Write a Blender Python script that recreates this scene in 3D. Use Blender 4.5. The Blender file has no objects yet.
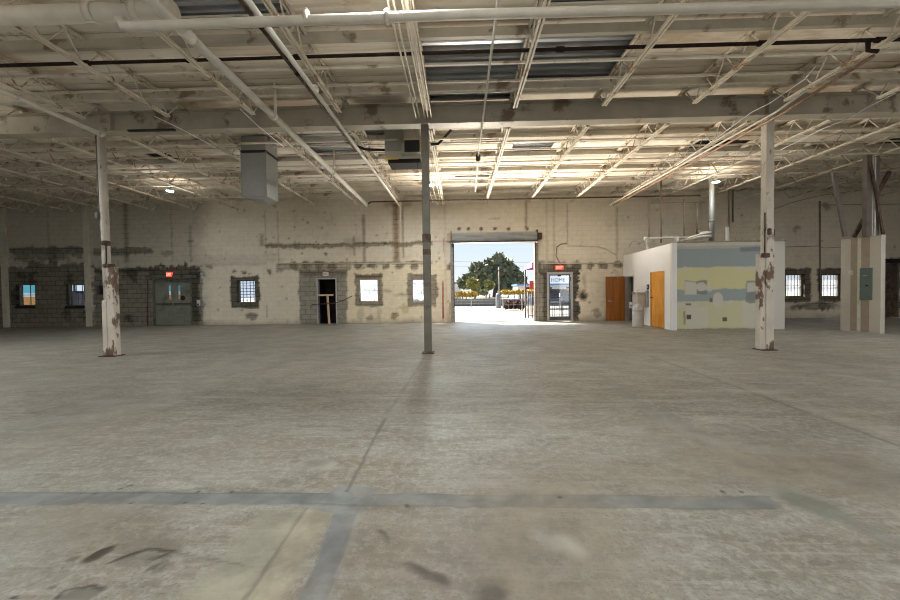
import bpy, bmesh, math, random
import numpy as np
from mathutils import Vector, Matrix
random.seed(7)
SC = bpy.context.scene
COL = SC.collection
# ------------------------------------------------------------------ camera
F = 370.0
YAW = math.atan(9.0/F); PIT = math.atan(7.8/F); ROL = 0.0135
CH = 1.28
cp, sp_, ca, sa = math.cos(PIT), math.sin(PIT), math.cos(YAW), math.sin(YAW)
fw = Vector((-sa*cp, ca*cp, -sp_))
r0 = fw.cross(Vector((0,0,1))).normalized(); u0 = r0.cross(fw).normalized()
RT = r0*math.cos(ROL) - u0*math.sin(ROL)
UP = u0*math.cos(ROL) + r0*math.sin(ROL)
CAM = Vector((0,0,CH))
camd = bpy.data.cameras.new('camera'); cam = bpy.data.objects.new('camera', camd); COL.objects.link(cam)
camd.sensor_width = 36.0; camd.lens = F/900*36; camd.clip_start = .05; camd.clip_end = 600
m = Matrix.Identity(4)
for i in range(3):
    m[i][0] = RT[i]; m[i][1] = UP[i]; m[i][2] = -fw[i]; m[i][3] = CAM[i]
cam.matrix_world = m
SC.camera = cam
def ray(px, py): return fw*F + RT*(px-450) + UP*(300-py)
def onY(px, py, Y):
    d = ray(px, py); return CAM + d*((Y-CAM.y)/d.y)
def onZ(px, py, Z=0.0):
    d = ray(px, py); return CAM + d*((Z-CAM.z)/d.z)
def onX(px, py, X):
    d = ray(px, py); return CAM + d*((X-CAM.x)/d.x)

# ------------------------------------------------------------------ materials
def lin(c):
    if isinstance(c, str):
        c = tuple(int(c[i:i+2],16)/255 for i in (0,2,4))
        c = tuple(x/12.92 if x <= .04045 else ((x+.055)/1.055)**2.4 for x in c)
    return (c[0],c[1],c[2],1.0)
MATS = {}
def mat(name, color, rough=.6, metal=0.0, var=.15, scale=6.0, color2=None, amount=.5, sharp=.12, bump=0.0, spec=.4, stretch=(1,1,1), emit=None, alpha=None):
    """principled material with a soft noise variation and an optional second colour in blotches"""
    if name in MATS: return MATS[name]
    M = bpy.data.materials.new(name); M.use_nodes = True
    nt = M.node_tree; N = nt.nodes; L = nt.links
    b = N['Principled BSDF']; b.inputs['Roughness'].default_value = rough; b.inputs['Metallic'].default_value = metal
    b.inputs['Specular IOR Level'].default_value = spec
    tc = N.new('ShaderNodeTexCoord'); mp = N.new('ShaderNodeMapping'); mp.inputs['Scale'].default_value = stretch
    L.new(tc.outputs['Object'], mp.inputs['Vector'])
    n1 = N.new('ShaderNodeTexNoise'); n1.inputs['Scale'].default_value = scale; n1.inputs['Detail'].default_value = 5
    L.new(mp.outputs[0], n1.inputs['Vector'])
    c = lin(color)
    mx = N.new('ShaderNodeMix'); mx.data_type = 'RGBA'
    mx.inputs[6].default_value = tuple(v*(1-var) for v in c[:3])+(1,)
    mx.inputs[7].default_value = tuple(min(1,v*(1+var)) for v in c[:3])+(1,)
    mr = N.new('ShaderNodeMapRange'); mr.inputs[1].default_value=.3; mr.inputs[2].default_value=.7
    L.new(n1.outputs[0], mr.inputs[0]); L.new(mr.outputs[0], mx.inputs[0])
    out = mx.outputs[2]
    if color2 is not None:
        n2 = N.new('ShaderNodeTexNoise'); n2.inputs['Scale'].default_value = scale*.6; n2.inputs['Detail'].default_value = 8
        n2.inputs['Roughness'].default_value = .65
        L.new(mp.outputs[0], n2.inputs['Vector'])
        m2 = N.new('ShaderNodeMapRange'); m2.inputs[1].default_value = 1-amount-sharp+.0; m2.inputs[2].default_value = 1-amount+sharp
        L.new(n2.outputs[0], m2.inputs[0])
        x2 = N.new('ShaderNodeMix'); x2.data_type='RGBA'; x2.inputs[7].default_value = lin(color2)
        L.new(m2.outputs[0], x2.inputs[0]); L.new(out, x2.inputs[6]); out = x2.outputs[2]
    L.new(out, b.inputs['Base Color'])
    if bump:
        bp = N.new('ShaderNodeBump'); bp.inputs['Strength'].default_value = bump; bp.inputs['Distance'].default_value=.02
        L.new(n1.outputs[0], bp.inputs['Height']); L.new(bp.outputs[0], b.inputs['Normal'])
    if emit:
        b.inputs['Emission Color'].default_value = lin(emit[0]); b.inputs['Emission Strength'].default_value = emit[1]
    MATS[name] = M
    return M
def glassmat(name, tint=(.9,.95,1), frost=0.0):
    M = bpy.data.materials.new(name); M.use_nodes = True; nt = M.node_tree; N = nt.nodes; L = nt.links
    N.remove(N['Principled BSDF']); o = N['Material Output']
    t = N.new('ShaderNodeBsdfTransparent'); t.inputs[0].default_value = lin(tint)
    g = N.new('ShaderNodeBsdfGlossy'); g.inputs['Roughness'].default_value = .05
    mx = N.new('ShaderNodeMixShader'); mx.inputs[0].default_value = .06
    L.new(t.outputs[0], mx.inputs[1]); L.new(g.outputs[0], mx.inputs[2]); s = mx.outputs[0]
    if frost:
        tr = N.new('ShaderNodeBsdfTranslucent'); tr.inputs[0].default_value = (.9,.93,.97,1)
        nz = N.new('ShaderNodeTexNoise'); nz.inputs['Scale'].default_value = 3
        mr = N.new('ShaderNodeMapRange'); mr.inputs[3].default_value = frost-.1; mr.inputs[4].default_value = min(1,frost+.1)
        L.new(nz.outputs[0], mr.inputs[0])
        m2 = N.new('ShaderNodeMixShader'); L.new(mr.outputs[0], m2.inputs[0]); L.new(s, m2.inputs[1]); L.new(tr.outputs[0], m2.inputs[2]); s = m2.outputs[0]
    L.new(s, o.inputs[0]); MATS[name] = M
    return M

M_STEEL = mat('cream_painted_steel', (.66,.60,.50), .55, 0, .10, 4, (.33,.20,.11), .42, .03)
M_BEAM = mat('beam_paint', (.42,.385,.31), .5, 0, .12, 2.5, (.20,.15,.11), .40, .03)
M_CHAN = mat('purlin_paint', (.66,.61,.52), .55, 0, .12, 3, (.32,.24,.16), .42, .04)
M_PIPEW = mat('white_pipe_paint', (.66,.62,.54), .4, 0, .08, 5, (.25,.20,.15), .25, .04)
M_PIPEBLK = mat('black_iron_pipe', (.035,.022,.018), .85, 0, .3, 8, spec=.08)
M_COPPER = mat('reddish_pipe', (.34,.20,.13), .5, .2, .25, 8, (.6,.5,.4), .35, .08)
M_COND = mat('conduit_paint', (.62,.56,.47), .45, .1, .12, 5, (.28,.2,.14), .28, .05)
M_CONDD = mat('aged_brown_conduit', (.26,.21,.16), .6, .1, .2, 6)
M_GALV = mat('galvanized_steel', (.36,.37,.36), .38, .6, .2, 4, (.55,.55,.52), .42, .1)
M_DUCT = mat('grey_duct_sheet', (.34,.345,.325), .45, .35, .12, 2, (.22,.22,.2), .35, .1)
M_DECK = mat('corrugated_deck_metal', (.52,.54,.57), .33, .6, .3, 3, (.20,.16,.13), .34, .1, stretch=(.3,2,1))
M_RUST = mat('rusty_steel', (.13,.085,.06), .8, .2, .4, 8, (.05,.04,.035), .45, .1)
M_COLA = mat('flaking_white_column_paint', (.58,.53,.46), .6, 0, .12, 5, (.16,.10,.07), .41, .03, stretch=(1,1,.5))
M_COLB = mat('flaking_casing_paint', (.62,.57,.49), .65, 0, .12, 5, (.17,.11,.075), .46, .02, bump=.3, stretch=(1,1,.5))
M_COLC = mat('grey_column_paint', (.155,.14,.11), .6, 0, .15, 4, (.10,.08,.06), .41, .04)
M_DARK = mat('dark_grime_and_shade', (.02,.018,.016), .9, 0, .3, 6)  # also colours the dark sheets that stand in for shade
M_BLACK = mat('black_plastic', (.015,.015,.015), .5)
M_WHITE = mat('white_partition_paint', (.80,.80,.80), .6, 0, .04, 1.5)
M_DRY = mat('drywall_board', (.52,.49,.42), .8, 0, .05, 2)
M_WOOD = mat('orange_birch_door', (.80,.36,.04), .42, 0, .14, 3, (.62,.24,.025), .42, .15, stretch=(4,4,.6))
M_WOODD = mat('reddish_birch_door', (.36,.13,.025), .42, 0, .2, 3, (.22,.07,.012), .45, .15, stretch=(6,6,.5))
M_CHROME = mat('brushed_metal', (.6,.6,.6), .3, .9)
M_ALU = mat('aluminium_frame', (.42,.42,.41), .4, .4, .1)
M_FRAMED = mat('dark_door_frame', (.13,.125,.10), .6, .1, .2, 5, (.05,.04,.035), .4, .1)
M_GDOOR = mat('grey_green_steel_door', (.19,.205,.165), .5, .1, .15, 3, (.07,.075,.06), .4, .1)
M_SHUT = mat('galvanized_shutter', (.42,.43,.42), .5, .2, .1, 3)
M_RED = mat('exit_sign_red', (.75,.05,.03), .4, 0, .05, 5, emit=((1,.06,.03),.55))
M_REDL = mat('exit_letter_red', (.9,.35,.3), .4, 0, .02, 5, emit=((1,.45,.35),.8))
M_SIGNW = mat('exit_sign_white', (.7,.66,.6), .5)
M_SIGNR = mat('sign_letter_brown', (.18,.07,.05), .5)
M_PANEL = mat('green_grey_panel_metal', (.12,.155,.14), .45, .1, .08)
M_FOUNT = mat('stainless_cooler', (.50,.47,.43), .42, .35, .12, 6)
M_BIN = mat('grey_bin_plastic', (.43,.41,.38), .6, 0, .08, 6)
M_YEL = mat('yellow_insulation', (.75,.6,.15), .8)
M_LED = mat('led_lens', (.8,.95,1), .4, emit=((.55,.9,1),14))
M_RAW = mat('raw_pine', (.55,.40,.27), .7, 0, .15, 8)
M_GLASS = glassmat('clear_glass', (.93,.96,1))
M_FROST = glassmat('dusty_frosted_glass', (.90,.92,.95), .12)
M_FROSTL = glassmat('slightly_dusty_glass', (.88,.92,.98), .03)
M_IRON = mat('dark_iron_bar', (.05,.045,.05), .6, .3)

# ------------------------------------------------------------------ mesh helpers
class MB:
    def __init__(s): s.v=[]; s.f=[]; s.sm=[]
    def quad(s, a,b,c,d):
        n=len(s.v); s.v += [tuple(a),tuple(b),tuple(c),tuple(d)]; s.f.append((n,n+1,n+2,n+3)); s.sm.append(False); return s
    def box(s, x0,x1,y0,y1,z0,z1, M=None):
        P=[(x0,y0,z0),(x1,y0,z0),(x1,y1,z0),(x0,y1,z0),(x0,y0,z1),(x1,y0,z1),(x1,y1,z1),(x0,y1,z1)]
        if M is not None: P=[tuple(M@Vector(p)) for p in P]
        n=len(s.v); s.v+=P
        for q in ((0,3,2,1),(4,5,6,7),(0,1,5,4),(1,2,6,5),(2,3,7,6),(3,0,4,7)):
            s.f.append(tuple(n+i for i in q)); s.sm.append(False)
        return s
    def bar(s, a, b, w, h, up=(0,0,1)):
        a=Vector(a); b=Vector(b); d=(b-a); L=d.length; d.normalize()
        u=Vector(up)
        if abs(d.dot(u))>.98: u=Vector((1,0,0))
        r=d.cross(u).normalized(); u=r.cross(d).normalized()
        M=Matrix(((r.x,d.x,u.x,a.x),(r.y,d.y,u.y,a.y),(r.z,d.z,u.z,a.z),(0,0,0,1)))
        return s.box(-w/2,w/2,0,L,-h/2,h/2,M)
    def tube(s, pts, r, n=10, cap=True):
        pts=[Vector(p) for p in pts]
        rs = r if isinstance(r,(list,tuple)) else [r]*len(pts)
        base=len(s.v); prev=None
        for i,p in enumerate(pts):
            if i==0: t=pts[1]-p
            elif i==len(pts)-1: t=p-pts[i-1]
            else: t=(pts[i+1]-p).normalized()+(p-pts[i-1]).normalized()
            t.normalize()
            if prev is None:
                u=Vector((0,0,1)) if abs(t.z)<.9 else Vector((1,0,0))
                e=t.cross(u).normalized()
            else:
                e=(prev-t*prev.dot(t)).normalized()
            prev=e; g=t.cross(e).normalized()
            for k in range(n):
                a=2*math.pi*k/n
                s.v.append(tuple(p+(e*math.cos(a)+g*math.sin(a))*rs[i]))
        for i in range(len(pts)-1):
            for k in range(n):
                a=base+i*n+k; b=base+i*n+(k+1)%n
                s.f.append((a,b,b+n,a+n)); s.sm.append(True)
        if cap:
            s.f.append(tuple(base+k for k in reversed(range(n)))); s.sm.append(False)
            e=base+(len(pts)-1)*n
            s.f.append(tuple(e+k for k in range(n))); s.sm.append(False)
        return s
    def lathe(s, prof, cx, cy, n=20):
        base=len(s.v)
        for (r,z) in prof:
            for k in range(n):
                a=2*math.pi*k/n; s.v.append((cx+r*math.cos(a), cy+r*math.sin(a), z))
        for i in range(len(prof)-1):
            for k in range(n):
                a=base+i*n+k; b=base+i*n+(k+1)%n
                s.f.append((a,b,b+n,a+n)); s.sm.append(True)
        s.f.append(tuple(base+k for k in reversed(range(n)))); s.sm.append(False)
        e=base+(len(prof)-1)*n; s.f.append(tuple(e+k for k in range(n))); s.sm.append(False)
        return s
    def prism(s, poly, y0, y1, axis='y'):
        """polygon in (x,z) extruded along y, or in (y,z) extruded along x, or (x,y) along z"""
        def P(a,b,t):
            return (a,t,b) if axis=='y' else ((t,a,b) if axis=='x' else (a,b,t))
        n=len(poly); base=len(s.v)
        for t in (y0,y1):
            for (a,b) in poly: s.v.append(P(a,b,t))
        s.f.append(tuple(base+i for i in range(n))); s.sm.append(False)
        s.f.append(tuple(base+n+i for i in reversed(range(n)))); s.sm.append(False)
        for i in range(n):
            j=(i+1)%n; s.f.append((base+i,base+n+i,base+n+j,base+j)); s.sm.append(False)
        return s
    def xf(s,M): s.v=[tuple(M@Vector(v)) for v in s.v]; return s
    def build(s, name, material, parent=None, bevel=0, fix=True):
        me=bpy.data.meshes.new(name)
        org=Vector((0,0,0))
        if parent is None and s.v:
            a=np.array(s.v); mn=a.min(0); mxx=a.max(0)
            org=Vector(((mn[0]+mxx[0])/2,(mn[1]+mxx[1])/2,mn[2]))
        elif parent is not None:
            org=WORG.get(parent.name, Vector((0,0,0)))
        me.from_pydata([tuple(Vector(v)-org) for v in s.v],[],s.f); me.update()
        for p,f in zip(me.polygons,s.sm): p.use_smooth=f
        if fix:
            bm=bmesh.new(); bm.from_mesh(me); bmesh.ops.recalc_face_normals(bm, faces=bm.faces); bm.to_mesh(me); bm.free()
        o=bpy.data.objects.new(name, me); COL.objects.link(o)
        if material: me.materials.append(material)
        if parent is not None:
            o.parent=parent; WORG[o.name]=org
        else:
            o.location=org; WORG[o.name]=org
        if bevel:
            md=o.modifiers.new('bevel','BEVEL'); md.width=bevel; md.segments=2; md.limit_method='ANGLE'
        return o
WORG={}
def thing(name, label, cat, loc, group=None, kind=None):
    o=bpy.data.objects.new(name,None); COL.objects.link(o); o.location=loc; WORG[o.name]=Vector(loc)
    o.empty_display_size=.1
    tag(o,label,cat,group,kind); return o
def tag(o,label=None,cat=None,group=None,kind=None):
    if label: o['label']=label
    if cat: o['category']=cat
    if group: o['group']=group
    if kind: o['kind']=kind
    return o
def struct(o,label=None,cat=None):
    o['kind']='structure'
    if label: o['label']=label
    if cat: o['category']=cat
    return o
def text(name, body, size, loc, rot, material, parent, depth=.004, width=None):
    cu=bpy.data.curves.new(name,'FONT'); cu.body=body; cu.size=size; cu.extrude=depth; cu.align_x='CENTER'; cu.align_y='CENTER'
    tmp=bpy.data.objects.new(name+'_tmp',cu); COL.objects.link(tmp)
    bpy.context.view_layer.update()
    me=bpy.data.meshes.new_from_object(tmp.evaluated_get(bpy.context.evaluated_depsgraph_get()))
    bpy.data.objects.remove(tmp)
    o=bpy.data.objects.new(name,me); COL.objects.link(o); me.materials.clear(); me.materials.append(material)
    if width:
        xs=[v.co.x for v in me.vertices]; k=width/(max(xs)-min(xs))
        for v in me.vertices: v.co.x*=k
    o.parent=parent; o.location=Vector(loc)-WORG[parent.name]; o.rotation_euler=rot
    return o
def arc(c, a, b, n=6):
    """quadratic bend from a through corner c to b"""
    a=Vector(a); b=Vector(b); c=Vector(c)
    return [ (a*(1-t)**2 + c*2*t*(1-t) + b*t*t) for t in [i/n for i in range(n+1)] ]

# ------------------------------------------------------------------ numpy noise
def vnoise(x, y, seed=0):
    rs=np.random.RandomState(seed); T=rs.rand(256,256)
    xi=np.floor(x).astype(int); yi=np.floor(y).astype(int); fx=x-xi; fy=y-yi
    fx=fx*fx*(3-2*fx); fy=fy*fy*(3-2*fy)
    g=lambda i,j: T[i%256, j%256]
    return (g(xi,yi)*(1-fx)+g(xi+1,yi)*fx)*(1-fy)+(g(xi,yi+1)*(1-fx)+g(xi+1,yi+1)*fx)*fy
def fbm(x,y,s,seed=0,oct=4):
    o=0;a=.5;t=0
    for k in range(oct):
        o=o+a*vnoise(x*s,y*s,seed+k); t+=a; a*=.55; s*=2.03
    return o/t
def sstep(a,b,x):
    t=np.clip((x-a)/(b-a+1e-9),0,1); return t*t*(3-2*t)

# ------------------------------------------------------------------ dimensions
D = 15.75                      # inner face of the back wall
ZC = CH+4.03                   # underside of ceiling boards
ZB = CH+3.62                   # joist bottom chord
BZ0, BZ1 = CH+3.50, CH+3.93    # main beam
BY = 7.75
XL, XR = -24.0, 24.0
YR = -12.0
JX0, JS = 1.15, 1.74

def bw(px,py): p=onY(px,py,D); return p.x,p.z
def rect(x0,y0,x1,y1,Y=None):
    """pixel rectangle -> x0,x1,z0,z1 on the back wall plane"""
    c=onY((x0+x1)/2,(y0+y1)/2,Y or D); a=onY(x0,(y0+y1)/2,Y or D); b=onY(x1,(y0+y1)/2,Y or D)
    t=onY((x0+x1)/2,y0,Y or D); u=onY((x0+x1)/2,y1,Y or D)
    return a.x,b.x,u.z,t.z

WIN = [rect(16,284,35,306), rect(66,284,84,306), rect(237,280,255,303), rect(359,279,378,302),
       rect(412,279,430,302), rect(786,274,805,297), rect(822,274,842,297)]
D_DBL = rect(153,278,192,326); D_DARK=rect(317,278,337,324); D_ROLL=rect(454,241,535,323); D_GLASS=rect(547,272,573,322); D_FAR=rect(884,262,898,320)
holes=[]
for w in WIN: holes.append(list(w))
for d in (D_DBL,D_DARK,D_ROLL,D_GLASS,D_FAR):
    holes.append([d[0],d[1],-0.01,d[3]])
ROLLTOP=onY(494,241,D).z

# ------------------------------------------------------------------ back wall with painted-block stains in a colour attribute
def build_wall_back():
    xs=list(np.arange(XL,XR+.01,.055)); zs=list(np.arange(0,ZC+.3,.05))
    for h in holes:
        xs+= [h[0],h[1]]; zs+=[max(0,h[2]),h[3]]
    xs=np.array(sorted(set(np.round(xs,4)))); zs=np.array(sorted(set(np.round(zs,4))))
    nx,nz=len(xs),len(zs)
    X,Z=np.meshgrid(xs,zs)  # nz,nx
    verts=[(x,D,z) for z in zs for x in xs]
    cx=(xs[:-1]+xs[1:])/2; cz=(zs[:-1]+zs[1:])/2
    CX,CZ=np.meshgrid(cx,cz); keep=np.ones_like(CX,bool)
    for h in holes: keep&=~((CX>h[0])&(CX<h[1])&(CZ>h[2])&(CZ<h[3]))
    faces=[]
    for j in range(nz-1):
        for i in range(nx-1):
            if keep[j,i]:
                a=j*nx+i; faces.append((a,a+1,a+nx+1,a+nx))
    nfront=len(verts)
    # reveals and outer face
    T=.28
    def addq(*q):
        n=len(verts); verts.extend(q); faces.append((n,n+1,n+2,n+3))
    for h in holes:
        z0=max(0,h[2])
        addq((h[0],D,z0),(h[0],D,h[3]),(h[0],D+T,h[3]),(h[0],D+T,z0))
        addq((h[1],D,z0),(h[1],D+T,z0),(h[1],D+T,h[3]),(h[1],D,h[3]))
        addq((h[0],D,h[3]),(h[1],D,h[3]),(h[1],D+T,h[3]),(h[0],D+T,h[3]))
        addq((h[0],D,z0),(h[0],D+T,z0),(h[1],D+T,z0),(h[1],D,z0))
    bx=np.array(sorted(set([XL,XR]+[h[0] for h in holes]+[h[1] for h in holes])))
    bz=np.array(sorted(set([0,ZC+.3]+[max(0,h[2]) for h in holes]+[h[3] for h in holes])))
    for i in range(len(bx)-1):
        for j in range(len(bz)-1):
            mx,mz=(bx[i]+bx[i+1])/2,(bz[j]+bz[j+1])/2
            if any(h[0]<mx<h[1] and h[2]<mz<h[3] for h in holes): continue
            addq((bx[i],D+T,bz[j]),(bx[i],D+T,bz[j+1]),(bx[i+1],D+T,bz[j+1]),(bx[i+1],D+T,bz[j]))
    # ---- colours
    V=np.array(verts); x=V[:,0]; z=V[:,2]
    n1=fbm(x,z,.6,1); n2=fbm(x,z,3.2,11); n3=fbm(x,z,9,21); dx=(fbm(x,z,2.2,31)-.5); dz=(fbm(x,z,2.2,41)-.5)
    fx=(fbm(x,z,9,51,2)-.5); fz=(fbm(x,z,9,61,2)-.5)
    paint=np.array([.72,.655,.54]); C=np.tile(paint,(len(V),1))
    C*= (0.88+.24*n1)[:,None]
    C*= (0.93+.14*n3)[:,None]
    dirty=sstep(.60,.75,n2)*.14; C=C*(1-dirty[:,None])+np.array([.40,.32,.22])*dirty[:,None]
    def put(mask,col,k=1.0,vary=.25):
        nonlocal C
        mk=(np.clip(mask,0,1)*k)[:,None]; cc=np.array(col)[None,:]*(1-vary+2*vary*n3)[:,None]
        C=C*(1-mk)+cc*mk
    def R(px0,py0,px1,py1,col,k=1.0,rough=.35,soft=.05,vary=.25,ell=False):
        a,b,c,d=rect(px0,py0,px1,py1)
        hx=(b-a)/2; hz=(d-c)/2; rough=rough*min(1,.25+2.2*min(hx,hz)); X_=x-(a+b)/2+dx*rough*1.3+fx*rough*.8; Z_=z-(c+d)/2+dz*rough*1.3+fz*rough*.8
        if ell: dd=(1-np.sqrt((X_/hx)**2+(Z_/hz)**2))*min(hx,hz)
        else: dd=np.minimum(hx-np.abs(X_),hz-np.abs(Z_))
        put(sstep(-soft,soft,dd),col,k,vary)
    cream=(.72,.64,.49); BLK=(.19,.18,.14); MORT=(.19,.172,.135); MOB=(.24,.19,.125); RST=(.20,.115,.06)
    # creamier cleaner paint on the middle part of the wall
    R(340,262,452,325,(.80,.70,.50),.7,.6,.35,.12)
    # left part toned darker, painting in its dimmer light
    R(-60,200,205,330,(.44,.41,.335),.75,.5,.5,.12)
    # bare block areas on the left
    R(-60,266,87,330,BLK,.95,.35,.04); R(93,267,200,330,BLK,.9,.35,.05)
    R(9,247,86,253,BLK,.9,.2,.04); R(10,250,84,260,BLK,.7,.7,.08); R(93,248,152,255,BLK,.8,.25,.04)
    R(47,247,57,270,BLK,.95,.25,.04); R(28,261,42,270,BLK,.9,.35,.05); R(66,263,78,270,BLK,.8,.3,.05)
    R(93,268,152,273,(.05,.045,.035),.6,.3,.05)
    for q in range(14):
        px=random.uniform(5,200); py=random.uniform(270,325)
        R(px-5,py-4,px+5,py+4,(.05,.047,.035),.7,.9,.12,.3,True)
    # grey bands (old ceiling line) and rough strips
    R(265,243,432,247.5,MOB,.8,.3,.03); R(266,242.5,300,247,MOB,.6,.4,.03)
    R(200,262,268,266,(.45,.41,.33),.5,.3,.05); R(205,255,282,262,(.50,.46,.38),.5,.5,.1)
    R(276,262,432,265,MOB,.65,.25,.03)
    R(276,266,352,271,MORT,.6,.4,.05)
    # door and window surrounds in grey mortar
    R(299,270,347,325,(.30,.28,.23),.95,.10,.03,.18); R(299,270,347,276,(.17,.14,.10),.7,.3,.05)
    R(231,276,260,308,(.10,.09,.065),.95,.14,.03); R(234,277,256,281,(.20,.17,.12),.7,.2,.03)
    R(354.5,274,383,306,(.27,.22,.16),.92,.14,.03); R(356,275,382,278,(.18,.12,.07),.7,.15,.02)
    R(407.5,274,437,306,(.29,.24,.18),.92,.14,.03)
    R(537,265,579,324,(.085,.077,.062),.95,.28,.04); R(536,262,580,270,MORT,.7,.4,.05)
    R(538,275,543,324,(.34,.31,.27),.8,.1,.03)
    R(781,268,811,302,(.16,.135,.10),.95,.12,.03); R(818,268,846,302,(.16,.135,.10),.95,.12,.03)
    R(150,266,198,278,(.10,.09,.07),.9,.3,.04); R(196,279,203,325,(.24,.22,.18),.9,.12,.03); R(190,272,199,325,(.05,.045,.035),.85,.25,.04)
    R(880,258,900,330,(.10,.09,.07),.8,.2,.04)
    # round mortar patches in a row
    for px in (293,306,319.5,332.5,359,372.5,386,399,413,451,549,562,576,590,603,617):
        R(px-4.2,261.8,px+4.2,270,MORT if px>500 else MOB,.85,.35,.05,.25,True)
    R(610,262,622,271,MORT,.8,.5,.06,.25,True)
    # bolts row over roll-up door
    for px in (459,468,481,495,508.5,527): R(px-1.8,227,px+1.8,230.5,(.10,.06,.04),.9,.12,.03,.2,True)
    R(488,218,500,219.6,(.35,.30,.25),.6,.1,.02)
    # rust and dirt streaks (vertical)
    for (a,b,c,d,k,col,sf) in ((393,203,399,262,.75,(.27,.15,.07),.10),(384,201,412,207,.5,(.30,.18,.09),.12),(402,205,404,258,.6,(.25,.14,.08),.04),
        (362.4,215,365.4,262,.6,(.16,.12,.09),.06),(353,236,355,256,.6,(.25,.13,.08),.04),(346,238,360,250,.4,MOB,.2),
        (124,203,128,262,.55,(.10,.085,.065),.12),(190,226,191.5,262,.5,(.10,.085,.065),.08),(188,240,194,242,.6,(.08,.065,.05),.06),
        (525,199,527.5,228,.6,(.28,.17,.10),.03),(546,199,547.5,262,.35,(.32,.22,.15),.03),(553,199,555,262,.4,(.32,.22,.15),.03),(566.5,203,568,243,.45,(.25,.18,.13),.03),
        (616,207,618,263,.5,(.25,.18,.13),.03),(265,210,266,244,.5,(.35,.30,.24),.02),(277.5,211,279,270,.45,(.30,.22,.15),.03),
        (260,234,264,246,.5,(.14,.11,.08),.08),(445,204,446.5,320,.35,(.38,.30,.22),.03),(331,212,332,224,.4,(.3,.2,.14),.03),
        (442.6,281,444,319,.75,(.50,.07,.05),.015),(442.8,238,444.2,253,.55,(.55,.10,.08),.02),(433,240.5,448,242,.5,(.5,.2,.15),.03),
        (700,199,702,245,.25,(.3,.25,.2),.04),(47,208,48.5,247,.4,(.25,.22,.18),.03),(171,209,172.5,262,.4,(.25,.2,.16),.03)):
        R(a,b,c,d,col,k,.10,sf,.3)
    # brown blotches low on the wall
    for (a,b,c,d,k,col) in ((391,312,399,320,.85,(.34,.24,.13)),(400,303,409,312,.55,(.45,.33,.19)),(367,316,373,322,.6,(.25,.18,.11)),(358,306,364,322,.3,MOB),(376,306,382,322,.3,MOB),
        (383,290,392,293,.5,MOB),(395,293,408,296,.5,MOB),(790,303,840,311,.75,(.20,.165,.12)),(820,303,829,312,.7,(.11,.09,.07)),(792,305,808,308,.7,(.12,.10,.08)),
        (246,311,259,320,.8,(.20,.17,.13)),(592,309,600,318,.8,(.32,.28,.23)),(579,289,587,301,.8,(.30,.22,.15)),(581,293,586,299,.9,(.06,.05,.04)),
        (758,225,770,232,.5,(.3,.26,.2)),(822,202,832,210,.6,(.25,.21,.17)),(793,225,800,233,.6,(.28,.22,.17)),(160,250,172,256,.5,(.2,.17,.13)),(205,264,212,268,.6,(.12,.1,.08)),
        (233,270.5,237,273,.9,(.08,.07,.06)),(242,270.5,246,273,.9,(.08,.07,.06)),(268,270,272,274,.8,(.12,.1,.07)),(324,252,327,256,.9,(.08,.07,.06)),(383,243,386,246,.8,(.12,.09,.06)),
        (590,280,601,282,.3,MOB),(583,275,587,288,.4,MORT)):
        R(a,b,c,d,col,k,.35,.05,.25,True)
    for q in range(150):
        px=random.uniform(205,450) if q<95 else random.uniform(575,900); py=random.uniform(208,321); r=random.uniform(.4,1.3)
        R(px-r,py-r,px+r,py+r,(.16,.12,.08),.6,.08,.03,.2,True)
    # dirt near the floor
    dm=sstep(.28,.0,z+dx*.3)*.65*(.4+.6*n2); put(dm,(.26,.21,.15),1,.2)
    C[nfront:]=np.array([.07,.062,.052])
    me=bpy.data.meshes.new('wall_back'); me.from_pydata(verts,[],faces); me.update()
    at=me.color_attributes.new('stain','FLOAT_COLOR','POINT')
    buf=np.ones((len(V),4),dtype=np.float32); buf[:,:3]=np.clip(C,0,1); at.data.foreach_set('color',buf.ravel())
    bare=np.clip(1-(C.mean(1)/.30),0,1)
    o=bpy.data.objects.new('wall_back',me); COL.objects.link(o)
    M=bpy.data.materials.new('painted_block_wall'); M.use_nodes=True; nt=M.node_tree; N=nt.nodes; L=nt.links
    b=N['Principled BSDF']; b.inputs['Roughness'].default_value=.75; b.inputs['Specular IOR Level'].default_value=.25
    ca_=N.new('ShaderNodeAttribute'); ca_.attribute_name='stain'
    tc=N.new('ShaderNodeTexCoord'); mp=N.new('ShaderNodeMapping'); mp.inputs['Rotation'].default_value=(math.radians(90),0,0)
    sx=N.new('ShaderNodeSeparateXYZ'); cb=N.new('ShaderNodeCombineXYZ'); L.new(tc.outputs['Object'],sx.inputs[0]); L.new(sx.outputs[0],cb.inputs[0]); L.new(sx.outputs[2],cb.inputs[1])
    br=N.new('ShaderNodeTexBrick'); br.inputs['Scale'].default_value=1; br.inputs['Brick Width'].default_value=.40; br.inputs['Row Height'].default_value=.20
    br.inputs['Mortar Size'].default_value=.014; br.inputs['Mortar Smooth'].default_value=.4; br.inputs['Color1'].default_value=(1,1,1,1); br.inputs['Color2'].default_value=(.74,.74,.72,1); br.inputs['Mortar'].default_value=(.28,.26,.23,1)
    L.new(cb.outputs[0],br.inputs['Vector'])
    # joints read strongly only on bare dark block
    sepc=N.new('ShaderNodeRGBToBW'); L.new(ca_.outputs[0],sepc.inputs[0])
    mr=N.new('ShaderNodeMapRange'); mr.inputs[1].default_value=.12; mr.inputs[2].default_value=.5; mr.inputs[3].default_value=1.0; mr.inputs[4].default_value=.13
    L.new(sepc.outputs[0],mr.inputs[0])
    mx=N.new('ShaderNodeMix'); mx.data_type='RGBA'; mx.blend_type='MULTIPLY'
    L.new(mr.outputs[0],mx.inputs[0]); L.new(ca_.outputs[0],mx.inputs[6]); L.new(br.outputs[0],mx.inputs[7])
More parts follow.
